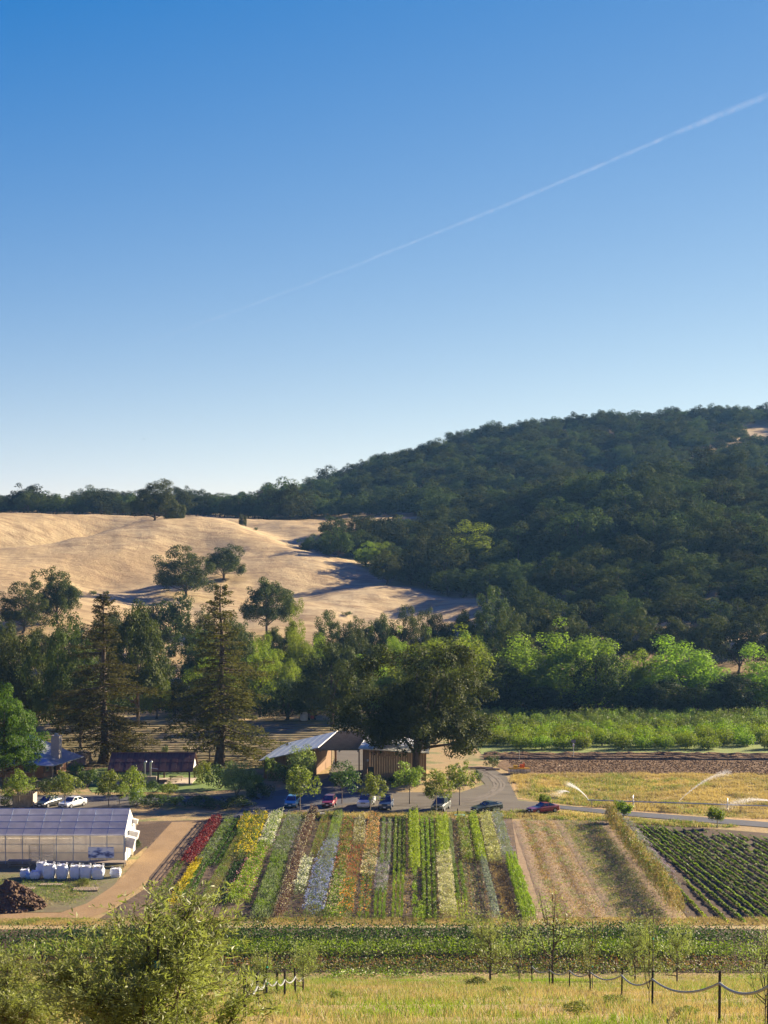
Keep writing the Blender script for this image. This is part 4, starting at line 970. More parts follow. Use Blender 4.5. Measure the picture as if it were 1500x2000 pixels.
def barns():
    ox, oy = -11.3, 267.0
    t = empty('barn', (ox, oy, 0), 0, 'left wooden barn wing with sloping grey metal roof', 'barn')
    def lo(p): return (p[0] - ox, p[1] - oy, p[2])
    plate_roof(t, [lo((-20.0, 261.6, 3.1)), lo((-10.7, 265.2, 4.75)), lo((-8.0, 281.5, 5.75)), lo((-17.2, 281, 3.6))], .14, 'roof_metal', 14)
    MB().tube([lo((-10.68, 265.1, 4.72)), lo((-7.98, 281.6, 5.72))], .09, 4).obj('verge_trim', M['white_paint'], t)
    boards(t, lo((-19.2, 262.8, 0)), lo((-11.4, 266.3, 0)), 0, lambda u: 3.05 + 1.45 * u, 'cedar', .42)
    boards(t, lo((-11.38, 266.4, 0)), lo((-9.0, 280.6, 0)), 0, lambda u: 4.5 + .9 * u, 'cedar', .42)
    boards(t, lo((-19.3, 263.0, 0)), lo((-16.8, 280.4, 0)), 0, lambda u: 3.0 + .4 * u, 'cedar', .9)
    piece('door', t, M['dark_opening'], lo((-10.55, 271.8, 1.4)), (.12, 2.6, 2.8), -.165); piece('door', t, M['dark_opening'], lo((-10.0, 275.4, 1.2)), (.12, 1.4, 2.4), -.165)
    piece('window', t, M['dark_opening'], lo((-12.6, 265.6, 1.6)), (.8, .1, 1.2), .42)
    piece('porch_post', t, M['cedar'], lo((-8.3, 281.0, 2.6)), (.35, .35, 5.2)); 
    # right wing
    bx, by = 1.6, 261.0
    b = empty('barn', (bx, by, 0), 0, 'right wooden barn wing with vertical boards under the huge oak', 'barn')
    def lb(p): return (p[0] - bx, p[1] - by, p[2])
    plate_roof(b, [lb((-4.0, 260.2, 5.2)), lb((7.2, 260.2, 4.4)), lb((7.6, 275, 4.9)), lb((-2.6, 275, 5.9))], .14, 'pale_roof', 14)
    MB().tube([lb((-4.05, 260.1, 5.15)), lb((-2.65, 275.1, 5.85))], .09, 4).obj('verge_trim', M['white_paint'], b)
    boards(b, lb((-3.4, 261.0, 0)), lb((6.7, 261.0, 0)), 0, lambda u: 5.0 - .75 * u, 'cedar', .38)
    boards(b, lb((-3.35, 261.1, 0)), lb((-2.3, 274.6, 0)), 0, lambda u: 5.0 + .6 * u, 'cedar', .45)
    boards(b, lb((6.7, 261.1, 0)), lb((7.0, 274.6, 0)), 0, lambda u: 4.2 + .4 * u, 'plaster', .8)
    d = piece('door', b, M['dark_opening'], lb((-2.1, 260.93, 1.1)), (.95, .1, 2.1)); piece('lamp', b, M['galvanised'], lb((-2.6, 260.85, 3.2)), (.25, .2, .3))
    # canopy
    c = empty('canopy', (-7.0, 268, 0), 0, 'flat slatted shade canopy bridging the two barn wings', 'canopy')
    for i in range(26):
        u = i / 25; xa = -10.6 + 2.6 * u; xb = -3.85 + 1.4 * u; y = 265.4 + 15.6 * u if False else 262.5 + 18.6 * u
        za = 4.55 + .95 * u; piece('slat', c, M['grey_wood'], ((xa + xb) / 2 + 7.0, y - 268, za + .12), (xb - xa, .42, .07), 0, -.35)
    for k in range(3):
        u0 = k / 2; xa = -10.2 + (6.0) * u0; MB().tube([(xa + 7.0, 262.6 - 268, 4.4), (xa + 2.3 * 1 + 7.0 - .6 * u0, 281 - 268, 5.35)], .12, 4).obj('beam', M['grey_wood'], c)
    for x, y in ((-4.0, 263), (-2.9, 280.6)): piece('post', c, M['cedar'], (x + 7.0, y - 268, 2.2), (.2, .2, 4.4))
barns()

def pergola():
    x, y = PX(388, 285), 285; t = empty('pergola', (x, y, 0), .05, 'small white-slatted pergola left of the tallest conifer trunk', 'pergola')
    for i in range(10): piece('slat', t, M['weathered_wood'], (-1.8 + i * .4, 0, 2.35), (.12, 1.8, .12))
    for s in (-1, 1): piece('beam', t, M['dark_wood'], (0, s * .7, 2.22), (4.2, .12, .16))
    for sx in (-1, 1):
        for s in (-1, 1): piece('post', t, M['dark_wood'], (sx * 1.9, s * .7, 1.1), (.14, .14, 2.2))
pergola()
def hill_house():
    D = 930; x = PX(522, D); z = gz1(x, D); t = empty('hilltop_house', (x, D, z + 4.5), 0, 'dark low house with chimneys on the skyline between the groves', 'house')
    piece('wall', t, M['weathered_wood'], (0, 0, 1.2), (11, 8, 7))
    MB().raw([(-6.5, -5, 4.5), (6.5, -5, 4.5), (6.5, 5, 4.5), (-6.5, 5, 4.5), (-3.5, 0, 6.8), (3.5, 0, 6.8)], [(0, 1, 5, 4), (2, 3, 4, 5), (1, 2, 5), (3, 0, 4), (3, 2, 1, 0)]).obj('roof', M['dark_wood'], t)
    for x_ in (-2.6, 2.8): piece('chimney', t, M['dark_wood'], (x_, 0, 7.2), (.9, .9, 2.0))
    for x_ in (-3.5, 0, 3.5): piece('window', t, M['window_glass'], (x_, -4.05, 2.5), (1.4, .1, 1.2))
hill_house()
# ------------------------------------------------------------------ cars
flat('tyre', (.02, .02, .02), .8); flat('rim', (.45, .45, .46), .35, .7); flat('car_glass', (.03, .045, .06), .06, 0, .9); flat('headlight', (.7, .72, .75), .2, .3); flat('plate', (.75, .74, .7), .5)
def paint(name, c, metal=.15):
    m, t, out = nt(name); p = t.nodes.new('ShaderNodeBsdfPrincipled'); p.inputs['Roughness'].default_value = .38; p.inputs['Metallic'].default_value = metal
    cc = t.nodes.new('ShaderNodeRGB'); cc.outputs[0].default_value = (*c, 1); t.links.new(hsv(t, cc.outputs[0], noise(t, ocoord(t), 1.5, 3), .004, .18), p.inputs['Base Color'])
    p.inputs['Coat Weight'].default_value = .6; p.inputs['Coat Roughness'].default_value = .08; t.links.new(p.outputs[0], out.inputs['Surface']); M[name] = m
for n_, c_ in (('paint_black', (.025, .028, .034)), ('paint_white', (.72, .74, .76)), ('paint_blue', (.03, .22, .42)), ('paint_red', (.30, .03, .045)), ('paint_navy', (.03, .07, .16)), ('paint_green', (.035, .055, .05)), ('paint_sage', (.10, .115, .105)), ('paint_maroon', (.28, .035, .05))): paint(n_, c_)
CARS = {
 'sedan': dict(L=4.6, W=1.78, top=[(0, .60, .80), (.08, .72, .92), (1.2, .92, 1), (3.7, .98, 1), (4.4, .95, .95), (4.6, .72, .84)], cab=(1.15, 4.0, 1.95, 3.15, 1.43)),
 'hatch': dict(L=4.0, W=1.74, top=[(0, .60, .80), (.08, .76, .92), (.95, .98, 1), (3.6, 1.02, 1), (3.95, 1.0, .95), (4.0, .7, .88)], cab=(.85, 3.95, 1.65, 3.45, 1.53)),
 'coupe': dict(L=4.6, W=1.82, top=[(0, .55, .80), (.1, .70, .92), (1.4, .90, 1), (3.6, .96, 1), (4.45, .98, .95), (4.6, .72, .86)], cab=(1.5, 4.0, 2.25, 3.05, 1.36)),
 'suv': dict(L=4.5, W=1.82, top=[(0, .75, .86), (.08, .92, .95), (1.2, 1.05, 1), (4.1, 1.08, 1), (4.45, 1.05, .97), (4.5, .8, .92)], cab=(1.2, 4.44, 1.85, 4.1, 1.74)),
 'pickup': dict(L=5.3, W=1.86, top=[(0, .80, .88), (.08, .98, .96), (1.5, 1.08, 1), (3.2, 1.1, 1), (5.2, 1.08, 1), (5.3, .9, .97)], cab=(1.5, 3.3, 2.05, 3.05, 1.74)),
}
def car(kind, name, px, py, rz, pm, label, roofm=None, spoiler=False):
    c = CARS[kind]; L, W = c['L'], c['W']; hw = W / 2
    x, y, _ = G(px, py); f = Vector((math.sin(rz), -math.cos(rz)))
    t = empty(name, (x - f.x * L / 2, y - f.y * L / 2, .07), rz, label, 'car', 'cars parked by the farm')
    y0 = -L / 2; V = []; st = []
    for a, b in zip(c['top'][:-1], c['top'][1:]):
        for k in range(3): st.append(tuple(a[i] + (b[i] - a[i]) * k / 3 for i in range(3)))
    st.append(c['top'][-1])
    for s, zt, w in st:
        h = hw * w; zb = .24
        for q, z in ((.88, zb), (1, zb + .2), (1.0, zt - .14), (.93, zt), (-.93, zt), (-1.0, zt - .14), (-1, zb + .2), (-.88, zb)): V.append((h * q, y0 + s, z))
    n = len(st); Fs = [tuple(range(8)), tuple((n - 1) * 8 + j for j in range(8))[::-1]]
    for i in range(n - 1):
        for j in range(8): Fs.append((i * 8 + j, (i + 1) * 8 + j, (i + 1) * 8 + (j + 1) % 8, i * 8 + (j + 1) % 8))
    MB().raw(V, Fs).obj('body', M[pm], t)
    b0, b1, r0, r1, zr = c['cab']; zb = np.interp([b0, b1], [p[0] for p in c['top']], [p[1] for p in c['top']]) - .03; wb, wt = hw * .90, hw * .70
    A = [(-wb, y0 + b0, zb[0]), (wb, y0 + b0, zb[0]), (wb, y0 + b1, zb[1]), (-wb, y0 + b1, zb[1])]; B = [(-wt, y0 + r0, zr), (wt, y0 + r0, zr), (wt, y0 + r1, zr), (-wt, y0 + r1, zr)]
    rfm = M[roofm or pm]
    cab = MB().raw(A + B, [(0, 1, 5, 4), (1, 2, 6, 5), (2, 3, 7, 6), (3, 0, 4, 7), (4, 5, 6, 7)]); cab.obj('cabin', rfm, t)
    cen = Vector((0, y0 + (b0 + b1) / 2, (zb[0] + zr) / 2))
    def glass(nm, q, i0=.07, i1=.09):
        q = [Vector(p) for p in q]; nrm = (q[1] - q[0]).cross(q[3] - q[0]).normalized(); m = sum(q, Vector()) / 4
        if nrm.dot(m - cen) < 0: nrm = -nrm
        def at(u, v): return q[0].lerp(q[1], u).lerp(q[3].lerp(q[2], u), v) + nrm * .012
        P = [at(i0, i1), at(1 - i0, i1), at(1 - i0, 1 - i1), at(i0, 1 - i1)]; P2 = [p + nrm * .01 for p in P]
        MB().raw(P + P2, [(4, 5, 6, 7), (0, 1, 5, 4), (1, 2, 6, 5), (2, 3, 7, 6), (3, 0, 4, 7)]).obj(nm, M['car_glass'], t)
    glass('windshield', [A[0], A[1], B[1], B[0]]); glass('rear_window', [A[2], A[3], B[3], B[2]])
    for s in (0, 1):
        p = (A[1], A[2], B[2], B[1]) if s else (A[3], A[0], B[0], B[3])
        mA = [(Vector(p[0]) + Vector(p[1])) / 2, (Vector(p[3]) + Vector(p[2])) / 2]
        glass('side_window', [p[0], mA[0], mA[1], p[3]]); glass('side_window', [mA[0], p[1], p[2], mA[1]])
    R = .36 if kind in ('suv', 'pickup') else .32
    for sy in (y0 + .85, y0 + L - .9):
        for sx in (-1, 1):
            xc = sx * (hw - .10)
            w = MB().tube([(xc - .11, sy, R), (xc + .11, sy, R)], R, 16).obj('wheel', M['tyre'], t)
            MB().tube([(xc + sx * .08, sy, R), (xc + sx * .122, sy, R)], R * .62, 12).obj('rim', M['rim'], w)
    zt0 = c['top'][1][1]
    for sx in (-1, 1): piece('headlight', t, M['headlight'], (sx * hw * .66, y0 + .05, zt0 - .14), (.36, .14, .14)); piece('mirror', t, rfm, (sx * (hw + .06), y0 + b0 + .45, zb[0] + .12), (.18, .1, .13))
    piece('grille', t, M['tyre'], (0, y0 + .01, zt0 - .15), (.7, .08, .12)); piece('bumper', t, M['tyre'] if kind != 'pickup' else M['rim'], (0, y0 + .02, .36), (W * .84, .1, .14)); piece('licence_plate', t, M['plate'], (0, y0 - .04, .42), (.34, .03, .16))
    if spoiler: piece('spoiler', t, M[pm], (0, -y0 - .2, 1.12), (W * .8, .22, .04)); piece('spoiler_post', t, M[pm], (-.5, -y0 - .2, 1.05), (.06, .12, .12)); piece('spoiler_post', t, M[pm], (.5, -y0 - .2, 1.05), (.06, .12, .12))
    if kind == 'suv': 
        for sx in (-1, 1): piece('roof_rail', t, M['rim'], (sx * hw * .62, y0 + (r0 + r1) / 2, zr + .06), (.05, r1 - r0, .05))
    return t
car('sedan', 'parked_car', 77, 1580, -.38, 'paint_black', 'black sedan parked at the left behind the greenhouse')
car('sedan', 'parked_car', 122, 1581, -.48, 'paint_white', 'white sedan parked beside the black sedan')
car('hatch', 'parked_car', 566, 1580, -.10, 'paint_blue', 'bright blue hatchback, leftmost in the gravel car park')
car('hatch', 'parked_car', 639, 1579, -.12, 'paint_red', 'red car facing us between the blue hatchback and the pickup')
car('pickup', 'pickup_truck', 709, 1581, -.16, 'paint_white', 'white pickup with dark cab behind a young tree', 'paint_navy')
car('suv', 'parked_car', 751, 1584, -.10, 'paint_navy', 'dark blue off-roader with roof rails right of the pickup')
car('suv', 'parked_car', 853, 1587, -.30, 'paint_sage', 'grey-green off-roader standing behind a thin tree trunk')
car('coupe', 'parked_car', 926, 1588, -.95, 'paint_green', 'dark green coupe with a rear spoiler, parked at an angle', spoiler=True)
car('coupe', 'parked_car', 1034, 1590, -1.05, 'paint_maroon', 'maroon coupe at the right end beside a small round tree')

# ------------------------------------------------------------------ young trees along the lot
def Y(kind, cx, base, top, w, label, name='young_tree', group='young trees along the car park'):
    x, y, _ = G(cx, base); h = (base - top) / F * y * 1.03
    return plant(kind, name, x, y, h, w / F * y, label, group=group, z=.02)
Y('young_c', 38, 1580, 1510, 62, 'young tree beside the wooden bin enclosure'); Y('young_c', 127, 1581, 1512, 58, 'young tree with its stem in front of the white sedan')
Y('young_a', 212, 1580, 1505, 50, 'slim young tree above the greenhouse roof, right of the white sedan'); Y('young_a', 586, 1586, 1496, 64, 'young tree right of the blue hatchback')
Y('young_dark', 668, 1570, 1490, 58, 'darker young tree in the shade behind the red car'); Y('young_c', 723, 1588, 1515, 54, 'young tree standing right in front of the white pickup')
Y('young_b', 800, 1571, 1487, 58, 'tall young tree alone behind the gap between the parked off-roaders'); Y('young_a', 852, 1590, 1504, 58, 'young tree directly in front of the grey-green off-roader')
Y('young_b', 898, 1573, 1484, 56, 'tall young tree just behind left of the green coupe'); Y('young_c', 522, 1523, 1482, 32, 'small lime-leaved tree at the left end of the barn')
Y('round_small', 1066, 1583, 1549, 25, 'small round tree touching the maroon coupe', 'small_tree', 'small round trees along the lane'); Y('round_small', 1218, 1605, 1562, 36, 'small round tree at the top of the hedge beside the lane', 'small_tree', 'small round trees along the lane')
Y('round_small', 1401, 1617, 1575, 33, 'small round tree by the lane at the far right', 'small_tree', 'small round trees along the lane')

# shrubs
def S(kind, cx, base, top, w, label, name='shrub', cat='shrub'):
    x, y, _ = G(cx, base); plant(kind, name, x, y, (base - top) / F * y * 1.02, w / F * y, label, cat, 'shrubs around the farm buildings', stem='stems', leafy='foliage', z=.02)
for a in (('shrub_olive', 462, 1556, 1488, 70, 'grey-green round tree left of the barn wing'), ('shrub_a', 430, 1540, 1492, 55, 'dark shrub between the pavilion and the grey-green tree'), ('shrub_olive', 590, 1528, 1460, 62, 'grey olive-like tree before the left barn wing'),
          ('shrub_a', 555, 1530, 1490, 50, 'dark shrub in the corner of the left barn wing'), ('shrub_light', 490, 1548, 1512, 40, 'light green shrub under the barn roof edge'),
          ('shrub_a', 172, 1538, 1500, 45, 'dark round shrub before the farmhouse porch'), ('shrub_light', 148, 1522, 1496, 30, 'yellow-green shrub at the porch steps'), ('shrub_b', 118, 1540, 1515, 38, 'low shrub under the porch corner'),
          ('shrub_light', 262, 1552, 1509, 42, 'bright shrub before the brown hearth'), ('shrub_light', 265, 1574, 1545, 28, 'small yellowish bush left of the dark hedge'), ('shrub_b', 300, 1548, 1525, 40, 'flowering bush below the hearth'),
          ('shrub_light', 398, 1530, 1496, 34, 'leafy bush at the right end of the pavilion'), ('shrub_a', 962, 1498, 1476, 30, 'round bush at the bend of the gravel lane'), ('shrub_b', 931, 1531, 1505, 22, 'small round bush beside the huge oak'),
          ('shrub_b', 20, 1575, 1545, 40, 'grey shrub at the left edge beside the bins'), ('shrub_light', 240, 1560, 1535, 26, 'small bush behind the slim young tree'), ('shrub_a', 90, 1552, 1520, 50, 'dark shrub between the leafy tree and the porch'),
          ('shrub_light', 330, 1552, 1532, 28, 'light bush below the pavilion middle'), ('shrub_a', 322, 1474, 1456, 14, 'small bush peeping over the pavilion ridge'),
          ('shrub_b', 510, 1560, 1530, 50, 'olive-green shrub at the edge of the drive'), ('shrub_a', 880, 1547, 1520, 46, 'dark shrub at the foot of the huge oak'), ('shrub_a', 770, 1532, 1516, 40, 'low dark shrub against the board wall')): S(*a)
for i, (cx, b, w) in enumerate(((300, 1573, 55), (345, 1575, 58), (395, 1576, 60), (440, 1580, 60), (470, 1576, 45))):
    S('shrub_a' if i % 2 else 'shrub_b', cx, b, b - 22, w, ['first', 'second', 'third', 'fourth', 'last'][i] + ' dark bush, counted from the left, in the hedge by the drive', 'hedge_bush')

def enclosure():
    x, y, _ = G(44, 1578); t = empty('bin_enclosure', (x, y, .03), 0, 'pale wooden bin enclosure left of the black sedan', 'enclosure')
    for i in range(8): piece('board', t, M['weathered_wood'], (-1.3 + i * .33, .3, .85), (.30, .05, 1.7))
    for i in range(8): piece('board', t, M['plaster'], (1.45, .3 + i * .33, .95), (.05, .30, 1.9))
    for i in range(8): piece('board', t, M['weathered_wood'], (-1.3 + i * .33, 2.9, .95), (.30, .05, 1.9))
    piece('top_rail', t, M['weathered_wood'], (0.05, .26, 1.6), (2.8, .05, .12))
enclosure()
def mailboxes():
    x, y, _ = G(233, 1578); t = empty('sign_post', (x, y, .02), 0, 'thin post with a small board beside the slim young tree', 'post')
    piece('post', t, M['grey_wood'], (0, 0, .85), (.09, .09, 1.7)); piece('board', t, M['dark_wood'], (.05, 0, 1.75), (.9, .25, .22))
    x, y, _ = G(268, 1562); t = empty('utility_box', (x, y, .02), 0, 'small pale utility cabinet by the bright bush', 'cabinet')
    piece('cabinet', t, M['galvanised'], (0, 0, .6), (.55, .4, 1.1)); piece('lid', t, M['galvanised'], (0, 0, 1.18), (.62, .46, .06))
    x, y, _ = G(898, 1593); t = empty('valve_cover', (x, y, .02), 0, 'pale green valve cover with a standpipe before the green coupe', 'valve')
    MB().tube([(0, 0, 0), (0, 0, .12)], .75, 14).obj('cover', M['hammock_cloth'], t); piece('standpipe', t, M['dark_wood'], (-.3, .3, .45), (.12, .12, .9))
    x, y, _ = G(630, 1592); t = empty('grit_box', (x, y, .02), 0, 'small flat white box in the grass below the red car', 'box')
    piece('box', t, M['white_paint'], (0, 0, .12), (.7, .45, .24)); piece('lid', t, M['white_paint'], (0, 0, .26), (.75, .5, .04))
mailboxes()

# ------------------------------------------------------------------ orchard
ordn = ['front', 'second', 'third', 'fourth', 'fifth', 'sixth', 'seventh', 'eighth', 'ninth', 'rearmost']
for r, D in enumerate((304.5, 310, 315.5, 321, 327, 333, 339.5, 346, 353, 360)):
    x = PX(925, D) + rr.uniform(0, 2); first = True
    while x < PX(1530, D):
        if rr.random() > (.16 if r < 2 else .06) and not (r == 0 and x < PX(985, D)):
            nearr = r < 5; k = 'orchard_%d' % rr.randrange(3) if nearr else 'orchard_far_%d' % rr.randrange(2)
            h = rr.uniform(2.5, 3.2) * (1.0 if nearr else 1.12)
            if r == 9: h *= .9
            plant(k, 'fruit_tree', x, D + rr.uniform(-.5, .5), h, rr.uniform(3.5, 4.5), 'bright green fruit tree in the %s row of the orchard' % ordn[r], group='fruit trees of the orchard', z=.03)
        x += rr.uniform(3.4, 4.3)

# ------------------------------------------------------------------ field equipment
flat('orange_paint', (.62, .13, .03), .5); flat('yellow_paint', (.65, .42, .05), .5); flat('steel', (.32, .31, .30), .5, .6)
def harrow():
    x, y, _ = G(1014, 1511); t = empty('disc_harrow', (x, y, 0), .05, 'disc harrow with orange and yellow frame at the field corner', 'harrow')
    for r, yy in ((0, -.6), (1, .7)):
        for i in range(14):
            MB().tube([(-1.7 + i * .26, yy, .42), (-1.66 + i * .26, yy, .42)], .40, 12).obj('disc', M['steel'] if i % 2 else M['white_paint'], t)
        piece('axle', t, M['steel'], (0, yy, .42), (3.7, .07, .07)); piece('frame_beam', t, M['yellow_paint'], (0, yy, .86), (3.4, .14, .14))
    for sx in (-1, 1): piece('frame_beam', t, M['yellow_paint'], (sx * .9, 0, .95), (.12, 1.6, .12))
    piece('hitch', t, M['orange_paint'], (.5, .1, 1.25), (.8, .3, .5)); piece('hitch', t, M['orange_paint'], (.75, -.3, 1.55), (.2, .2, .6)); piece('tool_box', t, M['yellow_paint'], (-.6, 0, 1.2), (.7, .4, .35))
harrow()
def post_sensor():
    x, y, _ = G(1120, 1482); t = empty('sensor_post', (x, y, 0), 0, 'tall thin pole with a small square panel before the orchard', 'pole')
    MB().tube([(0, 0, 0), (0, 0, 3.2)], .06, 6).obj('pole', M['galvanised'], t); piece('panel', t, M['grey_wood'], (0, -.1, 3.1), (.75, .06, .6), rx=-.3); piece('box', t, M['white_paint'], (0, -.12, 2.4), (.3, .2, .4))
    x, y, _ = G(1014, 1484); piece_o = MB().tube([(0, 0, 0), (0, 0, 1.5), (.02, 0, 1.7)], .08, 6).obj('field_post', M['grey_wood'], None, loc=(x, y, 0)); props(piece_o, 'short wooden post at the edge of the ploughed strip', 'post')
    for i, (px, py, lab) in enumerate(((962, 1505, 'pale log lying at the bend of the gravel lane'), (935, 1502.5, 'long pale kerb log under the oak boughs'))):
        x, y, _ = G(px, py); props(MB().tube([(-1.2 - 1.2 * i, 0, .2), (0, .05, .22), (1.2 + 1.2 * i, 0, .18)], .18, 8).obj('log', M['weathered_wood'], None, loc=(x, y, .05)), lab, 'log')
post_sensor()
def tractor():
    x, y, _ = G(607, 1409); t = empty('tractor', (x, y, .04), .3, 'dark tractor parked under the trees behind the barn', 'tractor')
    MB().box((0, 0, 1.0), (.8, 2.6, .7)).box((0, .9, 1.9), (1.1, 1.1, 1.1)).obj('body', M['paint_maroon'], t); piece('cab_roof', t, M['white_paint'], (0, .9, 2.5), (1.3, 1.3, .12))
    for sx in (-1, 1): MB().tube([(sx * .75 - .2, .9, .75), (sx * .75 + .2, .9, .75)], .75, 16).obj('rear_wheel', M['tyre'], t); MB().tube([(sx * .65 - .12, -1.0, .42), (sx * .65 + .12, -1.0, .42)], .42, 14).obj('front_wheel', M['tyre'], t)
    x, y, _ = G(594, 1410); t = empty('water_tank', (x, y, .04), 0, 'white water tank beside the parked tractor', 'tank')
    MB().tube([(0, 0, .25), (0, 0, .4), (0, 0, 1.7), (0, 0, 2.0), (0, 0, 2.1)], [.8, .85, .85, .6, .2], 14).obj('tank', M['white_paint'], t, True); piece('stand', t, M['dark_wood'], (0, 0, .13), (1.4, 1.4, .24))
tractor()

def irrigation():
    A = Vector(G(1147, 1574)); B = Vector(G(1560, 1588)); Lr = (B - A).length; ang = math.atan2(B.y - A.y, B.x - A.x)
    t = empty('sprinkler_line', A, ang, 'long thin wheel-line sprinkler pipe crossing the meadow', 'sprinkler')
    MB().tube([(0, 0, .85), (Lr * .25, 0, .82), (Lr * .5, 0, .85), (Lr * .75, 0, .82), (Lr, 0, .85)], .085, 8).obj('pipe', M['galvanised'], t)
    for s in (.6, Lr - .5): piece('stand', t, M['steel'], (s, 0, .4), (.1, .1, .85))
    for px in (1238, 1414):
        s = (PX(px, A.y + (B.y - A.y) * .3) - A.x) / math.cos(ang); R = .88; n = 24
        w = MB().tube([(s, R * math.cos(k / n * 6.2832), .85 + R * math.sin(k / n * 6.2832)) for k in range(n + 1)], .06, 5, False).obj('wheel', M['steel'], t)
        for k in range(6): MB().tube([(s, 0, .85), (s, R * math.cos(k * 1.047), .85 + R * math.sin(k * 1.047))], .022, 4).obj('spoke', M['steel'], w)
    m, tt, out = nt('spray'); d = tt.nodes.new('ShaderNodeBsdfDiffuse'); d.inputs['Color'].default_value = (.9, .92, .95, 1); tr = tt.nodes.new('ShaderNodeBsdfTranslucent'); tr.inputs['Color'].default_value = (.9, .92, .95, 1)
    tp = tt.nodes.new('ShaderNodeBsdfTransparent'); mx = tt.nodes.new('ShaderNodeMixShader'); mx.inputs[0].default_value = .55; mx2 = tt.nodes.new('ShaderNodeMixShader'); mx2.inputs[0].default_value = .3
    tt.links.new(d.outputs[0], mx.inputs[1]); tt.links.new(tr.outputs[0], mx.inputs[2]); tt.links.new(mx.outputs[0], mx2.inputs[1]); tt.links.new(tp.outputs[0], mx2.inputs[2]); tt.links.new(mx2.outputs[0], out.inputs['Surface'])
    def spray(px, py, vx, vy, vz, T, lab, n, grow=.5, mist=.3):
        rng = np.random.default_rng(n); x, y, _ = G(px, py); u = np.minimum(rng.random(n) ** .8, 1.0) * T
        P = np.stack([x + vx * u, y + vy * u, .95 + vz * u - 4.2 * u * u], -1)
        sp = (.02 + grow * (u / T) ** 1.8)[:, None]; P = P + rng.normal(0, 1, (n, 3)) * sp * np.array([1, 1.3, .8])
        fall = (rng.random(n) < mist * (u / T)); P[fall, 2] -= rng.random(fall.sum()) * np.maximum(P[fall, 2], 0); P[:, 2] = np.maximum(P[:, 2], .05)
        s = np.where(fall, .02, .032) * rng.uniform(.6, 1.3, n)
        V, Fq = leaves(P, rng.normal(0, 1, (n, 3)), s[:, None] * 1.6, rng, .6, .2, np.tile([vx, vy, vz], (n, 1)) * .3)
        props(link('water_spray', mesh_np('water_spray', V, Fq, [m])), lab, 'water spray', 'water jets of the sprinkler line')
    spray(1150, 1575, -5.0, .3, 6.2, .62, 'water jet rising left from the pipe end into mist', 4000, .22, .0); spray(1112, 1560, -3.5, .5, 1.6, .9, 'drifting mist left of the pipe end', 6000, .9, .9)
    spray(1326, 1578, 9.0, 3.0, 8.0, .85, 'long water jet rising to the upper right over the field', 5000, .3, .0)
    spray(1530, 1585, -9.0, .5, 3.4, .95, 'low wide water jet at the right edge of the meadow', 8000, .5, .3)
irrigation()

# mulch rings round the young trees and wheel tracks in the gravel
def mulch():
    for o in [o for o in COL.objects if o.name.startswith('young_tree') and o.location.y < 232]:
        V = [(0, 0, .12)]; n = 14
        for k, (r, z) in enumerate(((.7, .1), (1.15, .0))):
            for i in range(n):
                a = 6.2832 * i / n; q = r * (1 + .16 * vnoise(i * 1.3 + o.location.x, k * 4.)); V.append((q * math.cos(a), q * math.sin(a), z + .06))
        Fs = [(0, 1 + i, 1 + (i + 1) % n) for i in range(n)] + [(1 + i, 1 + n + i, 1 + n + (i + 1) % n, 1 + (i + 1) % n) for i in range(n)]
        m = MB().raw(V, Fs).obj('mulch', M['compost'], o, True); m.scale = (1 / o.scale.x, 1 / o.scale.y, 1 / o.scale.z)
mulch()
surf('track_dust', [(.3, (.125, .108, .088)), (.7, (.175, .15, .12))], .6, .95, 6)
def tracks():
    lines = []
    for off in (0, 5, 13, 18): lines.append([(935 + off * .5, 1506), (958 + off, 1520), (968 + off, 1534), (958 + off, 1548), (925 + off * .6, 1562 + off * .25), (860, 1567 + off * .4), (760, 1568 + off * .4), (650, 1570 + off * .35)])
    lines += [[(1000, 1572), (940, 1573), (860, 1575), (790, 1577)], [(1000, 1576), (940, 1577), (870, 1579)]]
    V = []; Fs = []
    for L in lines:
        P = [Vector(G(*p)[:2]) for p in L]; Q_ = []
        for a, b in zip(P[:-1], P[1:]):
            for k in range(6): Q_.append(a.lerp(b, k / 6))
        for _ in range(3): Q_ = [Q_[0]] + [(Q_[i - 1] + Q_[i] * 2 + Q_[i + 1]) / 4 for i in range(1, len(Q_) - 1)] + [Q_[-1]]
        s0 = len(V)
        for i, p in enumerate(Q_):
            t = (Q_[min(i + 1, len(Q_) - 1)] - Q_[max(i - 1, 0)]).normalized(); w = .2 * (1 + 1.2 * float(vnoise(i * .9, s0 * .1)))
            V.append((p.x - t.y * w, p.y + t.x * w, .078)); V.append((p.x + t.y * w, p.y - t.x * w, .078))
        Fs += [(s0 + 2 * i, s0 + 2 * i + 1, s0 + 2 * i + 3, s0 + 2 * i + 2) for i in range(len(Q_) - 1)]
    me = MB().raw(V, Fs).mesh('wheel_tracks', M['track_dust']); o = link('wheel_tracks', me); props(o, 'pale wheel tracks worn into the gravel', None, None, 'structure')
tracks()
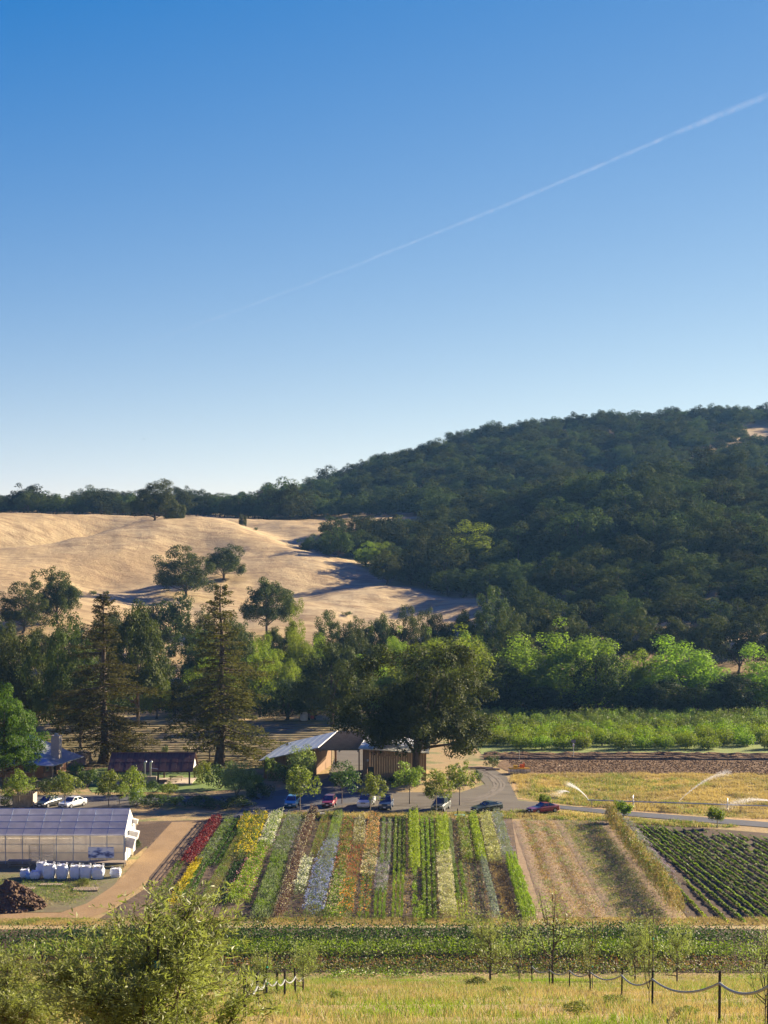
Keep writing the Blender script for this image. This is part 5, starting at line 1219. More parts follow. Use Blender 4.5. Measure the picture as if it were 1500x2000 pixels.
# ------------------------------------------------------------------ flower beds and crops
def lm(n, a, b, tr=.4): return leafmat(n, a, b, tr, clump=1.2, rnd=.1, hue=.005)
lm('f_green', (.075, .125, .016), (.130, .180, .028)); lm('f_dark', (.040, .085, .014), (.070, .125, .022)); lm('f_lime', (0.178, 0.238, 0.017), (0.264, 0.323, 0.030)); lm('f_bright', (0.126, 0.203, 0.016), (0.198, 0.270, 0.027))
lm('f_grey', (.10, .135, .075), (.17, .20, .12)); lm('f_blue', (.14, .17, .15), (.22, .25, .24)); lm('f_olive', (.12, .115, .035), (.20, .18, .06)); lm('f_brown', (.14, .085, .035), (.24, .16, .07)); lm('f_burg', (.075, .045, .045), (.14, .075, .065))
lm('f_crimson', (.085, .010, .020), (.16, .022, .035)); lm('f_tan', (0.272, 0.184, 0.072), (0.368, 0.264, 0.120)); lm('f_wheat', (.24, .25, .08), (.36, .36, .13)); lm('f_deep', (.018, .045, .012), (.040, .080, .020)); lm('f_redleaf', (.17, .06, .035), (.22, .13, .05))
lm('p_yellow', (0.496, 0.336, 0.012), (0.576, 0.440, 0.024)); lm('p_gold', (0.384, 0.288, 0.010), (0.464, 0.368, 0.016)); lm('p_white', (0.560, 0.560, 0.480), (0.640, 0.640, 0.576)); lm('p_blue', (.16, .19, .50), (.28, .31, .62)); lm('p_lav', (.22, .17, .34), (.33, .27, .44)); lm('p_orange', (.65, .17, .02), (.72, .28, .05))
lm('p_peach', (.60, .32, .16), (.68, .44, .26)); lm('p_pink', (.50, .18, .26), (.60, .30, .35)); lm('p_red', (.35, .03, .03), (.45, .06, .05)); lm('p_cream', (0.496, 0.464, 0.320), (0.560, 0.528, 0.400))
lm('grass_dry', (0.288, 0.216, 0.104), (0.384, 0.304, 0.160), .35); lm('grass_green', (.13, .18, .035), (.22, .26, .06), .35); lm('grass_gold', (0.386, 0.285, 0.129), (0.478, 0.368, 0.175), .35)

BD = 1.45
def bed(name, label, q, h, fol, dens=70, leaf=.17, style='mound', rows=0, blos=None, edge=.0, gaps=0.0, seed=None, cat='flower bed', wob=.42):
    rng = np.random.default_rng(abs(hash(label)) % 99991 if seed is None else seed) if False else np.random.default_rng(sum(map(ord, label)) % 99991)
    C = np.array([G(*p)[:2] for p in q])
    if cat == 'flower bed':
        for i, j in ((0, 1), (3, 2)):
            e = (C[j] - C[i]) * .07; C[i] = C[i] - e; C[j] = C[j] + e
    h = h * (1.12 if cat == 'flower bed' else 1)
    Wd = (np.linalg.norm(C[1] - C[0]) + np.linalg.norm(C[2] - C[3])) / 2; L = np.linalg.norm((C[2] + C[3] - C[0] - C[1]) / 2)
    lw = (C[2] + C[3] - C[0] - C[1])
    n = int(dens * BD * Wd * L) + 8
    u = rng.random(n); v = rng.random(n) * (1 + 1.2 / L) - .6 / L + rng.normal(0, 1.0 / L, n)
    if rows: k = rng.integers(0, rows, n); u = (k + .5) / rows + rng.normal(0, .17 / rows, n); un = (u * rows - k - .5) * 2
    else: un = (u - .5) * 2
    ph = rng.random() * 50
    along = v * max(L, Wd * 0 + L); acr = u * Wd
    bump = vnoise(along * 1.1 + ph, acr * 1.3 + ph) * 2
    hm = h * np.clip(1 + wob * bump, .35, 1.6)
    keep = np.ones(n, bool)
    if gaps: keep = (vnoise(along * .55 + ph * 2, k * 7.7 if rows else acr * .3) + .5) > gaps
    z = hm * rng.random(n) ** (.55 if style != 'spike' else .8)
    shrink = 1 - .45 * (z / np.maximum(hm, .01)) ** 2 * np.abs(un)
    u = (np.where(rows > 0, ((k if rows else 0) + .5) / max(rows, 1), .5)) + (u - np.where(rows > 0, ((k if rows else 0) + .5) / max(rows, 1), .5)) * shrink
    # ragged long edges
    u = np.clip(u, -.06, 1.06) + rng.normal(0, .02, n)
    def pt(u, v, z):
        P = (C[0] * (1 - u)[:, None] + C[1] * u[:, None]) * (1 - v)[:, None] + (C[3] * (1 - u)[:, None] + C[2] * u[:, None]) * v[:, None]
        return np.stack([P[:, 0], P[:, 1], gz(P[:, 0], P[:, 1]) + .04 + z], -1)
    P = pt(u, v, z)[keep]; m = len(P)
    mats = fol if isinstance(fol, (list, tuple)) else [fol]
    if style == 'spike': V, Fq = leaves(P, rng.normal(0, 1, (m, 3)) * np.array([1, 1, .2]), leaf * 1.7, rng, .22, .35, np.tile([0, 0, 1.], (m, 1)), .3)
    elif style == 'wispy': V, Fq = leaves(P, rng.normal(0, 1, (m, 3)), leaf * 1.5, rng, .16, .4, np.tile([0, 0, .8], (m, 1)), .6)
    else: V, Fq = leaves(P, np.tile([0, -.2, .8], (m, 1)) + rng.normal(0, .5, (m, 3)), leaf, rng, .65)
    mi = None
    if len(mats) > 1: mi = np.floor(np.clip((vnoise(along[keep] * .5 + ph, acr[keep] * 1.1) + .5 + rng.normal(0, .12, m)) * len(mats), 0, len(mats) - .01))
    o = link(name, mesh_np(name, V, Fq, [M[x] for x in mats], mi)); props(o, label, cat, None, 'stuff')
    for b in (blos or ()):
        pm, bd, bs = b[:3]; v0, v1 = b[3:5] if len(b) > 3 else (0, 1)
        nb = int(bd * Wd * L * (v1 - v0)) + 4; ub = rng.random(nb)
        if rows: kb = rng.integers(0, rows, nb); ub = (kb + .5) / rows + rng.normal(0, .2 / rows, nb)
        vb = v0 - .7 / L + rng.random(nb) * (v1 - v0 + 1.4 / L)
        kb2 = vnoise(vb * L * .8 + ph * 3, ub * Wd * 1.5) + .5 + .15 * np.minimum(vb - v0, v1 - vb) * L > rng.uniform(.25, .75, nb); ub = ub[kb2]; vb = vb[kb2]; nb = len(ub)
        bz = h * np.clip(1 + wob * 2 * vnoise(vb * L * 1.1 + ph, ub * Wd * 1.3 + ph), .35, 1.6) * rng.uniform(.78, 1.1, nb)
        V, Fq = leaves(pt(ub, vb, bz), np.tile([0, -.35, .8], (nb, 1)) + rng.normal(0, .3, (nb, 3)), bs, rng, .85)
        link('blossoms', mesh_np('blossoms', V, Fq, [M[pm]]), o)
    return o
def q5(a, b, c, d, y0=0, y1=0): return None
def Q(tl, tr, y0, bl, br, y1): return [(tl, y0), (tr, y0), (br, y1), (bl, y1)]
B = bed
B('flower_bed', 'crimson amaranth row beside the bare bed', Q(411, 433, 1606, 354, 380, 1688), .8, 'f_crimson', 110, .16, blos=[('p_red', 4, .1)])
B('flower_bed', 'sparse green seedlings below the crimson row', Q(345, 362, 1690, 300, 325, 1752), .45, 'f_green', 45, .14, rows=2)
B('flower_bed', 'solid yellow strip at the lower left of the plot', Q(378, 397, 1684, 326, 350, 1766), .45, 'p_gold', 120, .14, blos=[('p_yellow', 30, .1)])
B('flower_bed', 'pale grey-green mounds right of the crimson row', Q(437, 460, 1606, 384, 408, 1686), .55, ['f_grey', 'f_green'], 70, .16)
B('flower_bed', 'dark leafy row left of the olive-brown strip, lower part', Q(392, 410, 1688, 350, 375, 1760), .4, 'f_dark', 70, .15, rows=2)
B('flower_bed', 'dark green leafy row left of the yellow flowers', Q(461, 478, 1604, 408, 430, 1690), .5, 'f_dark', 85, .17, rows=2)
B('flower_bed', 'olive-brown seeded strip running to the foreground', Q(468, 485, 1628, 388, 416, 1768), .75, ['f_olive', 'f_green'], 95, .14, 'wispy')
B('flower_bed', 'row with deep yellow sunflowers-like heads at the top', Q(474, 492, 1600, 462, 478, 1636), .95, 'f_green', 80, .17, blos=[('p_yellow', 26, .15)])
B('flower_bed', 'widest yellow flower row of the plot', Q(494, 524, 1599, 458, 494, 1684), .95, ['f_green', 'f_olive'], 75, .16, blos=[('p_yellow', 19, .15)])
B('flower_bed', 'dim green remains below the yellow flowers', Q(456, 478, 1688, 420, 444, 1766), .4, 'f_deep', 60, .16)
B('flower_bed', 'white daisy-like row, upper half', Q(530, 553, 1598, 502, 529, 1664), .85, 'f_bright', 70, .15, blos=[('p_white', 55, .12)])
B('flower_bed', 'bright green row with pink heads below the white flowers', Q(492, 522, 1668, 440, 488, 1764), .75, ['f_bright', 'f_lime'], 95, .16, blos=[('p_pink', 9, .13), ('p_white', 5, .1, .6, 1)])
B('flower_bed', 'grey-blue larkspur row, upper half', Q(558, 592, 1602, 528, 566, 1676), .85, ['f_green', 'f_grey', 'f_blue'], 75, .17, 'wispy', blos=[('p_lav', 6, .12)])
B('flower_bed', 'grey-green feathery row left of the burgundy strip', Q(530, 562, 1678, 490, 530, 1792), .8, ['f_grey', 'f_green'], 85, .17, 'spike')
B('flower_bed', 'burgundy-leaved strip speckled white, full length', Q(604, 621, 1590, 537, 556, 1792), .95, 'f_burg', 130, .14, blos=[('p_cream', 22, .09)])
B('flower_bed', 'wispy brown-green row right of the burgundy strip', Q(627, 645, 1602, 604, 628, 1680), .8, ['f_brown', 'f_green', 'f_olive'], 65, .15, 'wispy')
B('flower_bed', 'short white plume patch beside the blue flowers', Q(592, 611, 1686, 574, 596, 1750), .85, 'f_grey', 50, .15, 'spike', blos=[('p_white', 45, .12)])
B('flower_bed', 'tall lime feathery row above the blue flowers', Q(651, 672, 1597, 638, 661, 1650), 1.0, ['f_bright', 'f_grey'], 110, .16, 'wispy')
B('flower_bed', 'hazy blue-grey flowers in the middle of the plot', Q(637, 662, 1650, 618, 652, 1700), .95, ['f_blue', 'f_grey'], 95, .15, 'wispy', blos=[('p_blue', 16, .12)])
B('flower_bed', 'vivid blue flower mass near the lower edge', Q(616, 650, 1700, 592, 630, 1794), .9, ['f_grey', 'f_green'], 70, .15, 'wispy', blos=[('p_blue', 55, .12)])
B('flower_bed', 'mixed row with rusty heads right of the blue flowers, upper part', Q(672, 693, 1607, 652, 678, 1710), .7, ['f_green', 'f_brown'], 65, .15, blos=[('p_peach', 9, .1), ('p_red', 9, .1)])
B('flower_bed', 'pale green row with cream heads right of the blue flowers, lower part', Q(652, 678, 1710, 630, 664, 1796), .65, ['f_bright', 'f_green'], 70, .15, blos=[('p_cream', 16, .1), ('p_pink', 8, .1)])
B('flower_bed', 'cream flowered patch at the top centre-left', Q(694, 713, 1606, 690, 712, 1658), .9, 'f_olive', 45, .14, blos=[('p_cream', 28, .12)])
B('flower_bed', 'dried brown-red row below the cream patch', Q(690, 710, 1660, 672, 698, 1732), .6, ['f_brown', 'f_olive', 'f_redleaf'], 55, .14, 'wispy', blos=[('p_red', 14, .1)])
B('flower_bed', 'orange flowered patch at the lower centre-left', Q(668, 695, 1732, 660, 688, 1792), .6, 'f_green', 55, .14, blos=[('p_orange', 15, .12)])
B('flower_bed', 'peach and orange statice row at the top centre', Q(720, 741, 1603, 712, 738, 1674), .9, 'f_olive', 45, .14, blos=[('p_peach', 20, .12), ('p_orange', 6, .11)])
B('flower_bed', 'pale peach seed-head patch below the orange statice', Q(710, 736, 1675, 705, 732, 1720), .65, ['f_olive', 'f_green'], 45, .14, blos=[('p_cream', 30, .11), ('p_peach', 16, .1)])
B('flower_bed', 'thin green row with few orange heads, lower centre', Q(706, 728, 1722, 697, 721, 1793), .5, ['f_green', 'f_grey'], 55, .14, 'spike', rows=2, blos=[('p_orange', 5, .12), ('p_red', 4, .1)])
B('flower_bed', 'grey lavender-spiked row, upper half', Q(746, 766, 1606, 741, 763, 1690), .6, ['f_grey', 'f_green'], 70, .15, 'spike', rows=2, blos=[('p_lav', 12, .1)])
B('flower_bed', 'purple haze of spikes in the lower centre', Q(736, 761, 1690, 732, 755, 1746), .65, ['f_grey', 'f_blue'], 60, .15, 'spike', blos=[('p_lav', 40, .11)])
B('flower_bed', 'green spiky row below the purple haze', Q(732, 755, 1747, 730, 752, 1793), .55, 'f_green', 70, .16, 'spike', rows=3)
B('flower_bed', 'triple row of upright green lilies, upper half', Q(771, 792, 1606, 768, 792, 1702), .65, 'f_green', 80, .16, 'spike', rows=3, blos=[('p_cream', 5, .1)], gaps=.2)
B('flower_bed', 'triple row of slender green stems, lower half', Q(768, 790, 1704, 765, 787, 1792), .6, ['f_green', 'f_bright'], 50, .16, 'spike', rows=3)
B('flower_bed', 'tall lime-green shrubby row at the top middle', Q(797, 818, 1600, 799, 821, 1700), 1.15, 'f_lime', 130, .17, wob=.4)
B('flower_bed', 'scattered small green plants below the lime row', Q(803, 817, 1705, 802, 818, 1793), .6, 'f_bright', 55, .16, rows=1, gaps=.4)
B('flower_bed', 'bright lettuce-green block, upper half', Q(821, 846, 1605, 824, 850, 1686), .55, 'f_bright', 100, .17, rows=3)
B('flower_bed', 'deeper green leafy block, lower half', Q(824, 850, 1688, 826, 853, 1794), .55, ['f_bright', 'f_green'], 100, .17, rows=3, blos=[('p_white', 1.5, .12)])
B('flower_bed', 'lime frothy row right of the lettuce block, upper half', Q(850, 875, 1604, 853, 880, 1680), .85, 'f_lime', 110, .15)
B('flower_bed', 'pale cream-green frothy row, lower half', Q(854, 880, 1682, 860, 890, 1792), .9, 'f_wheat', 70, .14, blos=[('p_cream', 75, .11)])
B('flower_bed', 'thin grey row beside dark soil, upper right of centre', Q(876, 882, 1607, 881, 889, 1690), .5, 'f_grey', 110, .14, 'spike')
B('flower_bed', 'low green parsley-like patch below the thin grey row', Q(882, 903, 1690, 890, 914, 1755), .35, 'f_green', 70, .16, rows=2)
B('flower_bed', 'yellow-green sprouts in thin lines near the lower edge', Q(890, 912, 1756, 892, 914, 1793), .3, 'f_lime', 35, .13, 'spike', rows=4)
B('flower_bed', 'olive-green frothy row right of the dark soil', Q(891, 911, 1602, 902, 925, 1684), .85, ['f_olive', 'f_bright'], 100, .14, blos=[('p_cream', 9, .09)])
B('flower_bed', 'bright lime narrow row next to the olive-green froth', Q(915, 932, 1601, 931, 951, 1684), .85, 'f_lime', 105, .18, wob=.45)
B('flower_bed', 'straw-yellow frothy row at the upper right', Q(937, 959, 1601, 953, 981, 1686), .9, 'f_wheat', 90, .14, blos=[('p_cream', 25, .1)])
B('flower_bed', 'blue-grey row at the upper right corner', Q(960, 979, 1597, 981, 1006, 1685), 1.0, ['f_blue', 'f_grey'], 100, .15, 'wispy', blos=[('p_blue', 8, .1)])
B('flower_bed', 'tall green fennel-like row at the right end of the plot', Q(988, 1008, 1687, 1018, 1046, 1794), .95, 'f_bright', 120, .17, 'spike', rows=3)
B('flower_bed', 'narrow silver-grey row standing alone over dark soil', Q(937, 950, 1686, 961, 977, 1795), .75, 'f_blue', 120, .14)
B('flower_bed', 'thin seedling lines on the dark soil, lower right of centre', Q(906, 940, 1690, 914, 950, 1795), .15, 'f_grey', 22, .12, rows=4)
B('flower_bed', 'tall lone green plants at the lower edge of the plot', Q(815, 826, 1780, 815, 828, 1806), .9, 'f_bright', 60, .17)
B('weedy_edge', 'weedy green fringe along the bottom of the flower plot', Q(420, 1048, 1788, 420, 1050, 1799), .28, ['f_bright', 'grass_green', 'grass_dry'], 16, .16, 'wispy', cat='weeds', wob=.6)
B('flower_bed', 'straw-covered fallow bed left of the fennel row', Q(955, 984, 1690, 985, 1012, 1794), .22, ['f_tan', 'f_brown'], 45, .15, 'wispy')
# straw in the alleys between the beds
B('straw_litter', 'dry straw littering the alleys between the flower beds', [(600, 1600), (990, 1600), (1030, 1796), (560, 1796)], .10, ['f_tan', 'f_brown', 'grass_dry'], 5, .2, cat='straw')
B('alley_weeds', 'small green weeds scattered between the flower beds', [(470, 1602), (990, 1600), (1030, 1796), (400, 1796)], .22, ['f_green', 'grass_green', 'f_bright'], 3.2, .16, 'wispy', cat='weeds', wob=.8)
# fallow plot growth and hedge
B('fallow_growth', 'patchy green regrowth on the fallow plot near the hedge', [(1085, 1606), (1180, 1606), (1314, 1792), (1190, 1794)], .2, ['grass_green', 'f_grey', 'grass_dry', 'f_bright'], 45, .17, 'wispy', cat='grass')
B('fallow_stubble', 'dry stubble on the ridges of the fallow plot', [(1005, 1606), (1090, 1606), (1200, 1794), (1060, 1794)], .14, ['f_tan', 'f_brown', 'grass_green'], 30, .17, 'wispy', cat='stubble')
B('wild_hedge', 'tall dry golden hedgerow between the fallow and vegetable plots', Q(1180, 1200, 1607, 1308, 1340, 1792), 2.3, ['f_tan', 'f_olive', 'f_brown', 'f_green', 'f_tan'], 170, .22, 'wispy', blos=[('p_cream', 10, .12, .35, .65)], cat='hedge', wob=.35)
B('flower_bed', 'lavender row right of the golden hedge', Q(1211, 1232, 1612, 1292, 1324, 1726), .65, ['f_blue', 'f_grey', 'f_burg'], 100, .15, 'spike', blos=[('p_lav', 45, .1)])
# vegetable rows
vr = [((1237, 1618), (1446, 1796)), ((1247, 1618), (1470, 1794)), ((1262, 1619), (1488, 1790)), ((1275, 1619), (1510, 1790)), ((1287, 1620), (1528, 1790)), ((1300, 1622), (1548, 1790)), ((1318, 1624), (1562, 1786)), ((1340, 1626), (1572, 1778)), ((1362, 1628), (1580, 1768)), ((1384, 1629), (1588, 1758)), ((1406, 1631), (1594, 1748)), ((1428, 1634), (1600, 1738)), ((1450, 1636), (1606, 1728)), ((1474, 1639), (1612, 1716)), ((1498, 1642), (1620, 1706)), ((1322, 1735), (1372, 1788)), ((1345, 1728), (1412, 1795))]
for i, (a, b) in enumerate(vr):
    w0 = 5.6 * (a[1] - HY) / 520; w1 = 6.0 * (b[1] - HY) / 520
    B('vegetable_row', '%s leafy crop row from the lavender on the dark vegetable plot' % ['first', 'second', 'third', 'fourth', 'fifth', 'sixth', 'seventh', 'eighth', 'ninth', 'tenth', 'eleventh', 'twelfth', 'thirteenth', 'fourteenth', 'fifteenth', 'short lower', 'bright lower'][i],
      [(a[0] - w0 / 2, a[1]), (a[0] + w0 / 2, a[1]), (b[0] + w1 / 2, b[1]), (b[0] - w1 / 2, b[1])], .27, ['f_green', 'f_bright'] if i in (0, 1, 2, 4) else (['f_lime', 'f_bright'] if i > 14 else ['f_green', 'f_bright', 'f_grey']), 190 if i < 6 else 150, .2, rows=1, cat='crop row', gaps=.0 if i < 9 else .06, wob=.5)
# long crop rows below the plot
B('crop_row', 'dark green tomato-like crop row with stray yellow heads', [(-120, 1829), (1620, 1829), (1620, 1843), (-120, 1843)], .95, ['f_deep', 'f_dark'], 85, .2, blos=[('p_yellow', .12, .22)], cat='crop row', wob=.5)
B('crop_row', 'tall bright green bean-like crop row across the foreground', [(-120, 1859), (1620, 1859), (1620, 1870), (-120, 1870)], 1.0, ['f_bright', 'f_green', 'f_bright'], 140, .2, cat='crop row', wob=.15, blos=[('p_yellow', .1, .15)])
B('crop_row', 'reddish-brown leafy crop row below the tall green row', [(-120, 1882), (1620, 1882), (1620, 1894), (-120, 1894)], .5, ['f_redleaf', 'f_olive', 'f_dark', 'f_brown'], 80, .2, cat='crop row', wob=.35)
B('crop_row', 'low dim green crop row below the reddish row', [(-120, 1897), (1620, 1897), (1620, 1904), (-120, 1904)], .45, ['f_green', 'f_olive'], 80, .16, cat='crop row')
B('crop_row', 'dotted row of small seedlings at the foot of the slope', [(-120, 1907), (1620, 1907), (1620, 1910), (-120, 1910)], .3, 'f_green', 45, .16, rows=1, cat='crop row', gaps=.5)
B('crop_row', 'low green row with white flowers at the grass edge', [(620, 1917), (840, 1917), (840, 1924), (620, 1924)], .45, ['f_green', 'f_bright'], 60, .16, cat='crop row', blos=[('p_white', 12, .14)], wob=.6)
B('yard_weeds', 'low green weeds between the pallets in the yard', [(-50, 1722), (215, 1720), (180, 1758), (-50, 1768)], .16, ['grass_green', 'f_green', 'grass_dry'], 42, .16, 'wispy', cat='weeds', wob=.8)
S('shrub_light', 163, 1730, 1718, 22, 'small lime weed clump before the bulk bags'); S('shrub_b', 268, 1660, 1640, 18, 'small weedy bush at the greenhouse corner')

# ------------------------------------------------------------------ grass
def blades(P, h, rng, w=.03, k=3, spread=.12):
    n = len(P); b = np.repeat(P, k, 0); m = len(b); a = rng.uniform(0, 6.283, m); off = rng.normal(0, spread, (m, 2)); hh = np.repeat(h, k) * rng.uniform(.5, 1.15, m)
    b = b + np.concatenate([off, np.zeros((m, 1))], 1); d = np.stack([np.cos(a), np.sin(a), np.zeros(m)], -1) * w / 2; lean = rng.normal(0, .35, (m, 2)) * hh[:, None]
    t = b + np.concatenate([lean, hh[:, None]], 1)
    return np.stack([b - d, b + d, t], 1).reshape(-1, 3), np.arange(3 * m).reshape(m, 3), np.repeat(np.arange(n), k)
def grass(name, label, X, Yv, h, mats, w=.03, k=3, spread=.12, scale=6.0, z=None):
    rng = np.random.default_rng(len(label)); P = np.stack([X, Yv, gz(X, Yv) if z is None else np.full(len(X), z)], -1)
    hh = h * np.clip(1 + .9 * vnoise(X / 1.7, Yv / 1.7) * 2, .3, 2)
    V, Fq, idx = blades(P, hh, rng, w, k, spread)
    f = fbm(X / scale + 2, Yv / scale / 1.5, 3) + .5; mi = np.floor(np.clip((f * 1.15 - .1 + rng.normal(0, .12, len(X))) * len(mats), 0, len(mats) - .01))[idx]
    props(link(name, mesh_np(name, V, Fq, [M[m] for m in mats], mi)), label, 'grass', None, 'stuff')
def frustum(n, d0, d1, c0, c1, rng):
    D = np.sqrt(rng.uniform(d0 ** 2, d1 ** 2, n)); c = rng.uniform(c0, c1, n); return PX(c, D), D
g = np.random.default_rng(77)
X, D = frustum(60000, 40, 137, -60, 1560, g)
grass('slope_grass', 'dry golden and green grass on the slope in the foreground', X, D, .24, ['grass_dry', 'grass_green', 'grass_dry', 'grass_green', 'f_bright'], .035, 3, .14)
X, D = frustum(9000, 24, 44, 200, 1560, g)
grass('near_grass', 'grass at the bottom edge of the slope', X, D, .28, ['grass_dry', 'grass_green'], .02, 4, .1)
X, D = frustum(42000, 222, 269, 985, 1545, g)
cc = X / D * F + CX; yy = HY + CAMZ / D * F
lane = np.interp(cc, [1000, 1075, 1200, 1500, 1600], [1556, 1568, 1580, 1603, 1611]); kp = (yy < lane) & (yy > 1513) & (cc > 1000 + (yy > 1530) * 12)
grass('meadow_grass', 'tall golden grass of the watered meadow', X[kp], D[kp], .36, ['grass_gold', 'grass_dry', 'grass_dry', 'grass_green', 'grass_gold'], .09, 3, .25, 9., .02)
X, D = frustum(26000, 215, 234, 440, 1545, g)
cc = X / D * F + CX; yy = HY + CAMZ / D * F
lo = np.interp(cc, [440, 560, 640, 800, 1000, 1075, 1200, 1500, 1600], [1604, 1591, 1588, 1589, 1586, 1584, 1595, 1620, 1629]); hi = np.interp(cc, [440, 560, 990, 1190, 1210, 1380, 1600], [1605, 1598, 1599, 1604, 1608, 1618, 1638])
kp = (yy > lo) & (yy < hi)
grass('verge_grass', 'weedy verge between the car park and the flower plot', X[kp], D[kp], .32, ['grass_dry', 'grass_green', 'grass_dry', 'f_green', 'grass_gold'], .09, 4, .25, 5., .02)
X, D = frustum(14000, 157, 160, -100, 1600, g)
grass('straw_grass', 'short straw grass on the strip below the flower plot', X, D, .16, ['grass_dry', 'grass_gold', 'grass_green'], .06, 3, .2, 4., .05)

for i, (px, D, w, lab) in enumerate(((1200, 62, .9, 'bright green weed clump below the tall stake'), (928, 104, 1.3, 'green weed clump at the end of the white-flowered row'), (1130, 52, .8, 'low green weed at the bottom edge, centre right'), (985, 78, .9, 'weed clump in the middle of the sunny grass'), (1340, 50, .7, 'small weed between the two nearest posts'), (660, 70, .8, 'low weed right of the left hose line'))):
    plant('shrub_light', 'weed_clump', PX(px, D), D, .42 * w, w, lab, 'weed', stem='stems', leafy='foliage')
# undergrowth below the creek trees
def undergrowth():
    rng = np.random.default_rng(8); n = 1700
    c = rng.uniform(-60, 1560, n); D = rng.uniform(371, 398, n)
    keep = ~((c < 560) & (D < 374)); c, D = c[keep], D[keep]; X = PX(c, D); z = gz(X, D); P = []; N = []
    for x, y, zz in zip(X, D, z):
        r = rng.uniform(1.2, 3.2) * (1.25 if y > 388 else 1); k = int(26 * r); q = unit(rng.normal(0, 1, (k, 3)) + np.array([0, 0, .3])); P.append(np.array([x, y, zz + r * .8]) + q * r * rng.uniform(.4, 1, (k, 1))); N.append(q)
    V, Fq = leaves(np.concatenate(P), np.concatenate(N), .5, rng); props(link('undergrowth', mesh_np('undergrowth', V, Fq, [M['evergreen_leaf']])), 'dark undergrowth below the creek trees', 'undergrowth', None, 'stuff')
undergrowth()

# ------------------------------------------------------------------ olives, posts and hose on the slope
flat('post_steel', (.035, .028, .024), .7); flat('hose', (.20, .21, .20), .45, 0, .6); flat('green_tape', (.02, .40, .25), .5)
def olive_mesh(seed, H, R, nsh, per, leaf, asp=.2, z0=.45, tr=1.0):
    rng = np.random.default_rng(seed); mb = MB(); mb.tube([(0, 0, -.2), (.02, 0, H * .2), (-.01, .02, H * .5), (.02, 0, H * .9)], [.05 * tr, .04 * tr, .028 * tr, .008], 6)
    nb = 14; br = []
    for i in range(nb):
        a = i * 2.399 + rng.normal(0, .2); zb = H * rng.uniform(.12, .6); rad = R * rng.uniform(.55, 1.0) * (1 - .35 * zb / H); ze = min(H * .97, zb + H * rng.uniform(.15, .42))
        p0 = np.array([0, 0, zb]); p2 = np.array([math.cos(a) * rad, math.sin(a) * rad, ze]); p1 = (p0 + p2) / 2 + np.array([math.cos(a) * rad * .12, math.sin(a) * rad * .12, -.06 * H])
        mb.tube([p0, p1, p2], [.02, .014, .005], 4, False); br.append((p0, p1, p2))
    br.append((np.array([0, 0, H * .3]), np.array([0, 0, H * .6]), np.array([.02, 0, H * .95])))
    P = []; N = []; A = []
    for i in range(nsh):
        p0, p1, p2 = br[rng.integers(len(br))]; t = rng.uniform(.15, 1.0); s = p0 * (1 - t) ** 2 + 2 * p1 * t * (1 - t) + p2 * t * t
        out = s * np.array([1, 1, 0]); d = unit(out / (np.linalg.norm(out) + .05) * .45 + rng.normal(0, .45, 3) + np.array([0, 0, .85])); Ls = H * rng.uniform(.10, .24)
        e = s + d * Ls; bend = rng.normal(0, .04 * H, 3)
        u = np.linspace(.05, 1, per); pts = s[None] * (1 - u)[:, None] + e[None] * u[:, None] + bend[None] * (u * (1 - u) * 4)[:, None]
        if i % 3 == 0: mb.tube([s, s * .5 + e * .5 + bend, e], [.006, .004, .002], 3, False)
        side = unit(rng.normal(0, 1, (per, 3))); ad = unit(d[None] * .8 + side * .75)
        P.append(pts + ad * leaf * .5); A.append(ad); N.append(unit(np.cross(ad, rng.normal(0, 1, (per, 3)))))
    V, Fq = leaves(np.concatenate(P), np.concatenate(N) * 3, leaf, rng, asp, .3, np.concatenate(A) * 3, .3)
    return mesh_np('olive_crown', V, Fq, [M['olive_leaf']]), mb.mesh('olive_trunk', M['bark'])
def olive(me, x, y, h, H0, w, W0, label, rz=0.0, stake=None):
    t = empty('olive_tree', (x, y, gz1(x, y)), rz, label, 'olive tree', 'young olive trees on the slope'); t.scale = (w / W0, w / W0, h / H0)
    link('trunk', me[1], t); link('crown', me[0], t)
    if stake:
        s = empty('stake', (x + .12, y - .1, gz1(x, y)), 0, stake, 'stake'); MB().tube([(0, 0, -.2), (.01, 0, h * (.8 if y < 30 else .97))], .018 if y < 30 else .022, 5).obj('pole', M['post_steel'], s)
        for zz in (.35, .7): MB().tube([(0, 0, h * zz), (0, 0, h * zz + .07)], .03 if y < 30 else .04, 6).obj('tape', M['green_tape'], s)
big = olive_mesh(3, 2.85, 1.0, 860, 30, .08)
D = 17.5; olive(big, PX(288, D), D, ZT(1752, D) - gz1(PX(288, D), D), 2.85, 2.3, 2.0, 'big leafy olive tree filling the lower left foreground', .6, 'dark stake inside the big foreground olive')
D = 27.0; olive(big, PX(15, D), D, ZT(1868, D) - gz1(PX(15, D), D), 2.85, 2.3, 2.0, 'olive tree cut by the lower left corner', 2.0)
far_o = olive_mesh(5, 2.6, .95, 230, 13, .11, .22); far_s = olive_mesh(6, 4.0, .7, 95, 12, .11, .22, tr=.55)
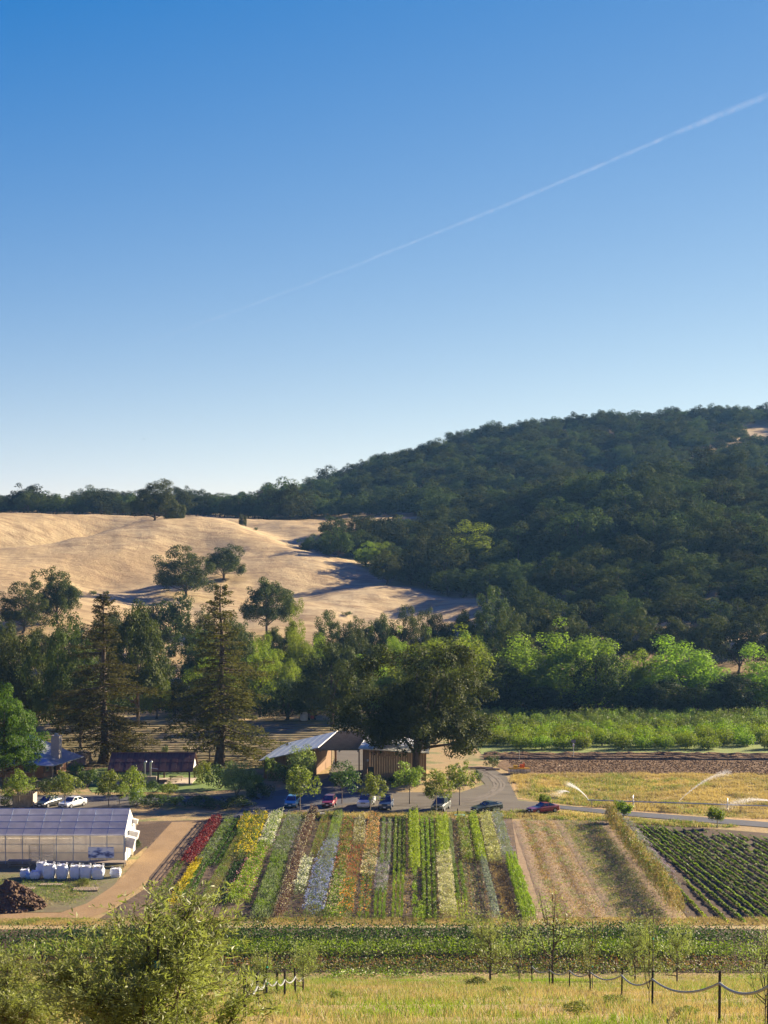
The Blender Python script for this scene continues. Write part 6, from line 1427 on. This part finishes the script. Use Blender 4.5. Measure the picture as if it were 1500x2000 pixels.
for me, H0, W0, cx, top, w, D, lab, stk in ((far_o, 2.6, 1.9, 592, 1846, 78, 84, 'bushy grey olive beside the left post row', None), (far_o, 2.6, 1.9, 516, 1862, 62, 66, 'green olive close behind the big foreground olive', 'stake between the two olives of the left post row'),
    (far_o, 2.6, 1.9, 958, 1792, 100, 124, 'bushy olive at the far end of the right post row', None), (far_s, 4.0, 1.4, 1014, 1772, 74, 119, 'upright olive second from the far end of the right row', 'thin stake of the olive second from the far end'), (far_s, 4.0, 1.4, 1080, 1726, 125, 108, 'tallest open olive of the right row', None),
    (far_s, 4.0, 1.4, 1152, 1792, 54, 88, 'slim staked olive right of the tallest open olive', 'thin dark stake right of the tallest open olive'), (far_o, 2.6, 1.9, 1240, 1802, 80, 122, 'bushy low olive behind the two thin stakes', None), (far_s, 4.0, 1.4, 1268, 1776, 44, 62, 'very thin olive sapling on a tall stake', 'tall stake with green tape in the middle of the hose line'),
    (far_o, 2.6, 1.9, 1322, 1800, 78, 118, 'bushy olive low over the crop rows at the right', None), (far_s, 4.0, 1.4, 1494, 1786, 66, 41, 'thin olive sapling at the right edge', 'tall dark stake at the right edge')):
    x = PX(cx, D); olive(me, x, D, ZT(top, D) - gz1(x, D), H0, w / F * D, W0, lab, cx * .37, stk)
def post_row(P, lab, hoselab, top, hh, rad, hr):
    pts = []
    for i, (px, D, l) in enumerate(P):
        x = PX(px, D); z = gz1(x, D); o = MB().box((0, 0, top / 2 - .1), (rad * 2, rad * .7, top + .2)).box((0, -rad * .5, top / 2), (rad * .6, rad * 1.4, top)).obj('fence_post', M['post_steel'], None, loc=(x, D, z), rot=(random.gauss(0, .02), random.gauss(0, .02), random.gauss(0, .3)))
        props(o, l, 'post', lab); pts.append(Vector((x, D - .04, z + hh)))
    C = []
    for a, b in zip(pts[:-1], pts[1:]):
        for k in range(12):
            u = k / 12; p = a.lerp(b, u); p.z -= 4 * u * (1 - u) * (.16 + .012 * (b - a).length) ; C.append(p)
    C.append(pts[-1]); o = MB().tube(C, hr, 8).obj('irrigation_hose', M['hose'], None, True); props(o, hoselab, 'hose')
post_row([(1620, 33, 'steel post just outside the right edge'), (1500, 39.5, 'steel post at the right edge carrying the hose'), (1405, 45.5, 'nearest full steel post under the hose at the right'), (1274, 61.7, 'steel post second nearest under the hose'), (1214, 76, 'steel post third nearest under the hose'), (1153, 88, 'steel post fourth nearest, beside the slim staked olive'), (1112, 98.6, 'steel post fifth nearest under the hose'), (1073, 108, 'steel post under the tallest open olive'), (1039, 119, 'farthest steel post of the right hose line')],
         'steel posts of the right hose line', 'grey irrigation hose sagging between the posts at the right', 1.45, 1.12, .038, .04)
post_row([(478, 50, 'steel post hidden beside the big foreground olive'), (503, 58, 'nearest visible steel post of the left hose line'), (520, 66, 'second steel post of the left hose line'), (540, 72, 'third steel post of the left hose line'), (556, 77, 'fourth steel post of the left hose line'), (577, 82, 'fifth steel post, beside the bushy grey olive'), (592, 88, 'last steel post behind the bushy grey olive')],
         'steel posts of the left hose line', 'pale hose sagging between the left posts', 1.3, .85, .05, .04)
# a bird over the hill
def bird():
    D = 420; x = PX(281, D); z = ZT(858, D); t = MB().raw([(0, 0, 0), (.05, .28, .02), (-.05, .28, .02), (0, -.22, 0), (0, .1, .06), (.55, .06, .3), (.5, -.08, .28), (-.5, .1, .34), (-.45, -.05, .3), (0, 0, -.06)],
        [(3, 0, 4), (0, 1, 2), (0, 5, 6), (0, 4, 5), (0, 7, 4), (0, 8, 7), (3, 9, 0), (9, 1, 0), (9, 2, 1)]).obj('bird', M['post_steel'], None, loc=(x, D, z), rot=(0, 0, .5)); props(t, 'small dark bird flying high over the dry hill', 'bird')
bird()
